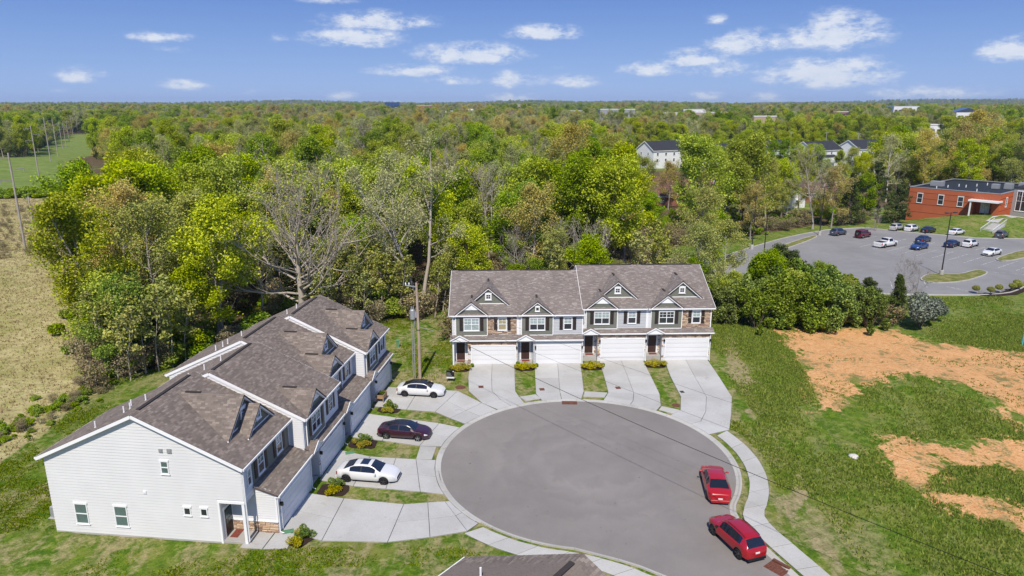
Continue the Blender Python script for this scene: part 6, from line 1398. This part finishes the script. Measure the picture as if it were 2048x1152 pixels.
# ------------------------------------------------------------------ houses beyond the wood
def far_house(name, label, x, y, rz, w, d, h, rh, wall, roof, nwin=2, storeys=2, ridge='x', z=None, cat='house', group='houses beyond the wood', porch=False):
    T = empty(name, (x, y, hz(x, y)+(2.2 if name == 'row_house' else 0) if z is None else z), rz); tag(T, label, cat, group)
    mb = MB()
    if ridge == 'x': mb.extr([(-d/2, -4), (d/2, -4), (d/2, h), (0, h+rh), (-d/2, h)], 'x', -w/2, w/2)
    else: mb.extr([(-w/2, -1), (w/2, -1), (w/2, h), (0, h+rh), (-w/2, h)], 'y', -d/2, d/2)
    mb.build('wall', MATS[wall], T); rf = MB()
    if rh > .1:
        for s_ in (-1, 1):
            if ridge == 'x': o = np.array((-w/2-.4, s_*(d/2+.4), h+.08-.4*rh/(d/2))); rf.slab(o, (w+.8, 0, 0), (0, -s_*(d/2+.4), rh*(d/2+.4)/(d/2)), .18)
            else: o = np.array((s_*(w/2+.4), -d/2-.4, h+.08-.4*rh/(w/2))); rf.slab(o, (0, d+.8, 0), (-s_*(w/2+.4), 0, rh*(w/2+.4)/(w/2)), .18)
    else: rf.box(-w/2-.2, w/2+.2, -d/2-.2, d/2+.2, h, h+.3)
    rf.build('roof', MATS[roof], T); mb = MB()
    if rh > .1 and ridge == 'x':
        for xe in (-w/2-.42, w/2+.42):
            for s_ in (-1, 1): mb.beam((xe, s_*(d/2+.4), h-.1-.4*rh/(d/2)), (xe, 0, h+rh-.05), .06, .3)
        mb.box(-w/2-.4, w/2+.4, -d/2-.5, -d/2-.4, h-.4*rh/(d/2)-.2, h-.4*rh/(d/2)); mb.build('fascia', MATS['trim'], T)
    for st_ in range(storeys):
        for k in range(nwin): window(T, (-w/2+w*(k+.5)/nwin-.55, -d/2-.01, .9+2.75*st_), (1, 0, 0), (0, -1, 0), 1.1, 1.4, 1, 'pane_dark', 'pane_dark', muntin=False)
        if ridge == 'x' :
            for q in (-d*.2, d*.2): window(T, (-w/2-.01, q+.5, .9+2.75*st_), (0, -1, 0), (-1, 0, 0), 1.0, 1.4, 1, 'pane_dark', 'pane_dark', muntin=False)
    if porch: mb = MB(); mb.box(-w*.2, w*.2, -d/2-2.0, -d/2, 0, 2.7); mb.build('garage', MATS[wall], T); mb = MB(); mb.slab((-w*.22, -d/2-2.3, 2.75), (w*.44, 0, 0), (0, 2.3, .9), .12); mb.build('garage_roof', MATS[roof], T)
    return T
R8 = R(27)
far_house('row_house', 'white two storey house with dark roof showing through the gap', 70, 334, R8, 19, 13, 6.2, 3.8, 'wall_far_white', 'roof_dark', 4, group='white row houses beyond the wood')
far_house('row_house', 'low white row house left of the gap in the trees', 22, 338, R8, 34, 12, 5.0, 2.2, 'wall_far_white', 'roof_brown', 6, group='white row houses beyond the wood')
far_house('row_house', 'white row house with steep dark gables behind the lime trees', 121, 344, R8, 24, 13, 6.2, 4.0, 'wall_far_white', 'roof_dark', 5, group='white row houses beyond the wood', porch=True)
far_house('row_house', 'white row house in the middle of the white row', 96, 342, R8, 20, 12, 5.2, 3.2, 'wall_far_white', 'roof_dark', 4, group='white row houses beyond the wood')
far_house('row_house', 'white row house with grey gable, second from the right', 150, 350, R8, 20, 13, 6.0, 3.8, 'wall_far_white', 'roof_dark', 4, group='white row houses beyond the wood', porch=True)
far_house('row_house', 'rightmost white row house with dark hipped roof', 175, 354, R8, 24, 13, 6.2, 3.8, 'wall_far_white', 'roof_dark', 5, group='white row houses beyond the wood', porch=True)
far_house('pale_building', 'long low pale building with grey flat roof', 167, 297, R(-12), 42, 13, 4.8, 0, 'wall_far_white', 'metal_grey', 7, 1, cat='building', group='pale buildings beyond the wood')
far_house('grey_hall', 'wide grey hall with a shallow pale roof behind the low pale building', 192, 332, R(-12), 34, 18, 4.6, 1.6, 'wall_far_white', 'metal_grey', 5, 1, cat='building', group='pale buildings beyond the wood')
far_house('ranch_house', 'brown roofed brick house seen through the trees', 53, 222, R(-24), 20, 11, 3.0, 3.0, 'wall_far_brick', 'roof_brown', 4, 1, group='brown roofed houses in the wood')
far_house('ranch_house', 'nearer brown roofed house below the first one', 46, 209, R(-24), 15, 10, 3.0, 2.8, 'wall_far_brick', 'roof_brown', 3, 1, group='brown roofed houses in the wood')
far_house('ranch_house', 'white gabled brown roofed house among the budding trees', 76, 204, R(20), 12, 13, 3.2, 3.4, 'wall_far_white', 'roof_brown', 2, 1, 'y', group='brown roofed houses in the wood')
far_house('ranch_house', 'brick house with brown roof right of the white gable', 91, 215, R(-10), 14, 10, 3.0, 2.8, 'wall_far_brick', 'roof_brown', 3, 1, group='brown roofed houses in the wood')
far_house('cottage', 'small white house half hidden behind the trees on the left', -115, 296, R(10), 12, 9, 5.2, 3.4, 'wall_far_white', 'roof_dark', 3, group='houses hidden in the left wood')
far_house('shed', 'grey roofed shed beside the far green clearing', -140, 293, R(10), 9, 7, 3.4, 1.2, 'wall_far_tan', 'metal_grey', 2, 1, cat='shed', group='houses hidden in the left wood')
far_house('cottage', 'pale gable house beyond the middle of the wood', -4, 352, R(30), 10, 9, 5.4, 3.6, 'wall_far_tan', 'roof_dark', 2, 2, 'y', group='houses hidden in the left wood')
FARB = [(786,28,205,2600,'paint_blue',1,'dark blue tower block on the left horizon'),(898,36,222,1650,'wall_far_white',0,'low white warehouse near the white silos'),(1232,66,219,1150,'metal_grey',0,'wide grey blue warehouse on the middle horizon'),(1152,26,222,1350,'wall_far_brick',0,'red brick building left of the warehouse'),
        (1386,44,219,1500,'wall_far_white',0,'white flat store on the horizon right of the warehouse'),(1420,70,225,1200,'wall_far_tan',0,'long tan shopping building below the white store'),(1805,52,213,1500,'wall_far_white',0,'pale office building on the right horizon'),(1925,44,223,1000,'wall_far_white',2,'church like hall with blue roof at the right'),
        (1530,56,233,860,'wall_far_tan',0,'brown roofed apartment row in the middle distance'),(1870,36,250,600,'metal_white',0,'pale metal roofed shed above the orange building'),(1680,40,224,1250,'wall_far_brick',0,'low brick school on the right horizon'),(1340,24,226,1100,'wall_far_white',0,'small white building between the stores'),(1045,20,210,2400,'wall_far_tan',0,'tan apartment block far on the horizon'),(850,30,211,2300,'wall_far_brick',0,'row of brick roofs far on the left horizon')]
for (px, wpx, ty, Y, mt, mode, lab) in FARB:
    x, y = at_px(px, Y); w = wpx*Y/F_PX; top = CAM_H-Y*math.tan(math.atan((ty-576)/F_PX)+TILT); z0 = hz(x, y)
    T = empty('distant_building', (x, y, z0)); tag(T, lab, 'building', 'distant buildings'); h = max(4, top-z0); d = w*.5; mb = MB(); mb.box(-w/2, w/2, -d/2, d/2, -5, h); mb.build('wall', MATS[mt], T)
    mb = MB()
    if mode == 2: mb.extr([(-w/2-1, h), (w/2+1, h), (0, h+w*.16)], 'y', -d/2-1, d/2+1)
    else: mb.box(-w/2-.4, w/2+.4, -d/2-.4, d/2+.4, h, h+.8)
    mb.build('roof', MATS['paint_slate' if mode == 2 else ('paint_blue' if mode == 1 else 'metal_white')], T)
    n = max(3, int(w/9))
    for k in range(n): mb = MB(); a = -w/2+w*(k+.5)/n; mb.box(a-w/n*.3, a+w/n*.3, -d/2-.15, -d/2-.01, h*.35, h*.7); mb.build('window', MATS['pane_dark'], T)
for k, px in enumerate((928, 936, 944)):
    x, y = at_px(px, 1500); z0 = hz(x, y); top = CAM_H-1500*math.tan(math.atan((219-576)/F_PX)+TILT); T = empty('storage_silo', (x, y, z0)); tag(T, ('left', 'middle', 'right')[k]+' one of three white silos on the horizon', 'silo', 'white silos on the horizon')
    mb = MB(); mb.tube([(0, 0, -4), (0, 0, top-z0)], 3.6, 14); mb.build('tank', MATS['metal_white'], T); mb = MB(); mb.tube([(0, 0, top-z0), (0, 0, top-z0+1.2)], [3.6, .6], 14); mb.build('cap', MATS['metal_white'], T)

# ------------------------------------------------------------------ small things
def sheet(name, label, cat, pts, z, mat, kind=None, group=None):
    mb = MB(); mb.prism(pts, z-.03, z, b=.004); o = mb.build(name, MATS[mat]); tag(o, label, cat, group, kind); return o
def quad_at(px, py, w, d, rz):
    x, y = G(px, py); c_, s_ = math.cos(rz), math.sin(rz); return [(x+a*c_-b_*s_, y+a*s_+b_*c_) for a, b_ in ((-w/2, -d/2), (w/2, -d/2), (w/2, d/2), (-w/2, d/2))]
def oval_at(px, py, rx, ry): x, y = G(px, py); return [(x+rx*math.cos(a), y+ry*math.sin(a)) for a in np.linspace(0, 2*math.pi, 16, endpoint=False)]
for px, py, lb in ((962,775,'in the leftmost drive of the far block'),(1084,780,'in the second drive of the far block'),(1236,777,'in the third drive of the far block')): sheet('meter_cover', 'small rusty square meter cover '+lb, 'cover', quad_at(px, py, .52, .62, .1), .088, 'iron_rust', group='meter covers in the drives')
sheet('meter_cover', 'small grey meter cover in the rightmost drive', 'cover', quad_at(1364, 785, .4, .5, .2), .088, 'metal_dark', group='meter covers in the drives')
sheet('manhole_cover', 'rusty round cover in the lawn left of the far block drives', 'cover', oval_at(921, 775, .55, .5), .05, 'iron_rust')
sheet('manhole_cover', 'rusty cover in the grass strip between the right drives', 'cover', oval_at(1352, 811, .4, .4), .05, 'iron_rust')
def drain(label, px, py, rz, w=1.5, d=.75):
    x, y = G(px, py); T = empty('storm_drain', (x, y, .015), rz); tag(T, label, 'drain'); mb = MB(); mb.box(-w/2, w/2, -d/2, d/2, -.05, .025); mb.build('frame', MATS['iron_rust'], T)
    for k in range(7): mb = MB(); a = -w/2+w*(k+.5)/7; mb.box(a-.06, a+.06, -d/2+.08, d/2-.08, .026, .045); mb.build('bar', MATS['iron_rust'], T)
    return T
drain('rusty storm drain grate at the top of the turning circle', 1139, 806, R(-2))
T = drain('rusty storm inlet at the kerb behind the red sport utility car', 1553, 1138, R(-52), 1.3, .9)
mb = MB(); mb.box(-.6, .6, .46, .66, -.02, .16); mb.build('inlet_hood', MATS['iron_rust'], T)
x, y = G(901, 764); T = empty('yard_sign', (x, y, 0), R(-4)); tag(T, 'black yard sign with white lettering on the lawn', 'sign')
mb = MB(); mb.box(-.42, .42, -.02, .02, .42, 1.32); mb.build('board', MATS['black_trim'], T)
for a in (-.36, .36): mb = MB(); mb.tube([(a, 0, -.2), (a, 0, .45)], .015, 6); mb.build('stake', MATS['metal_dark'], T)
mb = MB(); mb.box(-.42, .42, -.026, -.021, .42, .60); mb.build('white_band', MATS['plate'], T); mb = MB(); mb.box(.26, .38, -.026, -.021, 1.16, 1.26); mb.build('corner_mark', MATS['plate'], T)
for k, (z, w_) in enumerate(((1.05, .30), (.95, .42), (.86, .36), (.76, .50))):
    mb = MB(); a = -.36
    rq = np.random.RandomState(k)
    while a < -.36+w_: q_ = rq.uniform(.03, .08); mb.box(a, a+q_, -.025, -.021, z-.025, z+.025); a += q_+.02
    q = mb.build('lettering', MATS['metal_grey'], T); q['kind'] = 'stuff'
x, y = G(796, 694); T = empty('utility_pedestal', (x, y, 0), .2); tag(T, 'small pale green utility pedestal on the lawn', 'pedestal'); mb = MB(); mb.cbox(-.17, .17, -.17, .17, -.1, .95, .05); mb.build('housing', MATS['plastic_green'], T); mb = MB(); mb.cbox(-.2, .2, -.2, .2, .78, .98, .06); mb.build('cap', MATS['plastic_green'], T)
x, y = G(782, 742); T = empty('marker_stake', (x, y, 0)); tag(T, 'thin yellow marker stake in the lawn by the pole', 'stake'); mb = MB(); mb.tube([(0, 0, -.2), (0, 0, 1.7)], .03, 6); mb.build('rod', MATS['yellow_marker'], T); mb = MB(); mb.tube([(0, 0, 1.45), (0, 0, 1.75)], .045, 6); mb.build('sleeve', MATS['yellow_marker'], T)
x, y = G(764, 802); T = empty('planter', (x, y, .075), R(-8)); tag(T, 'wooden planter box on legs beside the far garage of the left block', 'planter')
for a in (-.33, .33):
    for b_ in (-.55, .55): mb = MB(); mb.box(a-.04, a+.04, b_-.04, b_+.04, 0, .82); mb.build('leg', MATS['wood_planter'], T)
for a0, a1, b0, b1 in ((-.36, .36, -.6, -.56), (-.36, .36, .56, .6), (-.38, -.34, -.56, .56), (.34, .38, -.56, .56)):
    for k in range(2): mb = MB(); mb.box(a0, a1, b0, b1, .42+k*.19, .59+k*.19); mb.build('board', MATS['wood_planter'], T)
mb = MB(); mb.box(-.34, .34, -.56, .56, .44, .72); mb.build('soil', MATS['mulch'], T)
plant('green_mound', 'potted_plant', x, y, .42, None, 'green plants growing in the wooden planter box', 'plant', z=.70)
# heat pump and rear patio behind the left block
T = empty('heat_pump', (-32.5, 44.6, 0), R(-6)); tag(T, 'grey heat pump behind the left block gable wall', 'heat pump'); mb = MB(); mb.box(-.55, .55, -.55, .55, 0, .08); mb.build('pad', MATS['slab_old'], T); mb = MB(); mb.cbox(-.42, .42, -.42, .42, .08, .95, .05); mb.build('housing', MATS['metal_grey'], T); mb = MB(); mb.tube([(0, 0, .95), (0, 0, .99)], .34, 16); mb.build('fan_grille', MATS['metal_dark'], T)
e_ = empty('patio'); tag(e_, 'small concrete patio behind the left block', kind='structure'); slab_piece(e_, [(-33.8,46.4),(-31.2,46.1),(-30.9,48.9),(-33.5,49.2)], MATS['concrete'])
x, y = G(1707, 916); mb = MB(); rq = np.random.RandomState(3); mb.tube([(0, 0, -.1), (0, 0, .05), (.03, 0, .18), (.02, 0, .26)], [.42, .45, .32, .1], 9); mb.v = [(a*rq.uniform(.85, 1.15), b_*rq.uniform(.7, 1.1), c_) for a, b_, c_ in mb.v]; o = mb.build('rock', MATS['rock_pale']); o.location = (x, y, hz(x, y)); tag(o, 'pale rock lying in the green grass of the empty lot', 'rock')
x, y = G(2044, 690); T = empty('marker_pipe', (x, y, hz(x, y))); tag(T, 'teal marker pipe standing at the right edge of the lot', 'pipe'); mb = MB(); mb.tube([(0, 0, -.2), (0, 0, 1.5)], .09, 10); mb.build('pipe', MATS['plastic_teal'], T); mb = MB(); mb.tube([(0, 0, 1.5), (0, 0, 1.56)], .11, 10); mb.build('cap', MATS['plastic_teal'], T)
for px, py, lb in ((580,1066,'at the corner porch of the left block'),(703,908,'beside the second garage of the left block')):
    x, y = G(px, py); T = empty('splash_block', (x-.2, y, .06), R(20)); tag(T, 'green splash block below a downspout '+lb, 'splash block', 'green splash blocks'); mb = MB(); mb.box(-.3, .45, -.16, .16, 0, .03); mb.build('tray', MATS['plastic_green'], T)
    for s_ in (-.17, .17): mb = MB(); mb.box(-.3, .45, s_-.015, s_+.015, 0, .09); mb.build('rim', MATS['plastic_green'], T)

# ------------------------------------------------------------------ haze: the air between here and the horizon
mb = MB(); mb.box(-9200, 9200, -90, 9700, -6, 105); hm = bpy.data.materials.new('haze_air'); hm.use_nodes = True; ht = hm.node_tree; ht.nodes.clear()
pv = ht.nodes.new('ShaderNodeVolumePrincipled'); pv.inputs['Color'].default_value = (.60, .77, 1, 1); pv.inputs['Density'].default_value = 7.5e-5; pv.inputs['Anisotropy'].default_value = 0.1
ou = ht.nodes.new('ShaderNodeOutputMaterial'); ht.links.new(pv.outputs[0], ou.inputs['Volume'])
tag(mb.build('haze', hm), 'thin pale blue haze over the woods', kind='stuff')
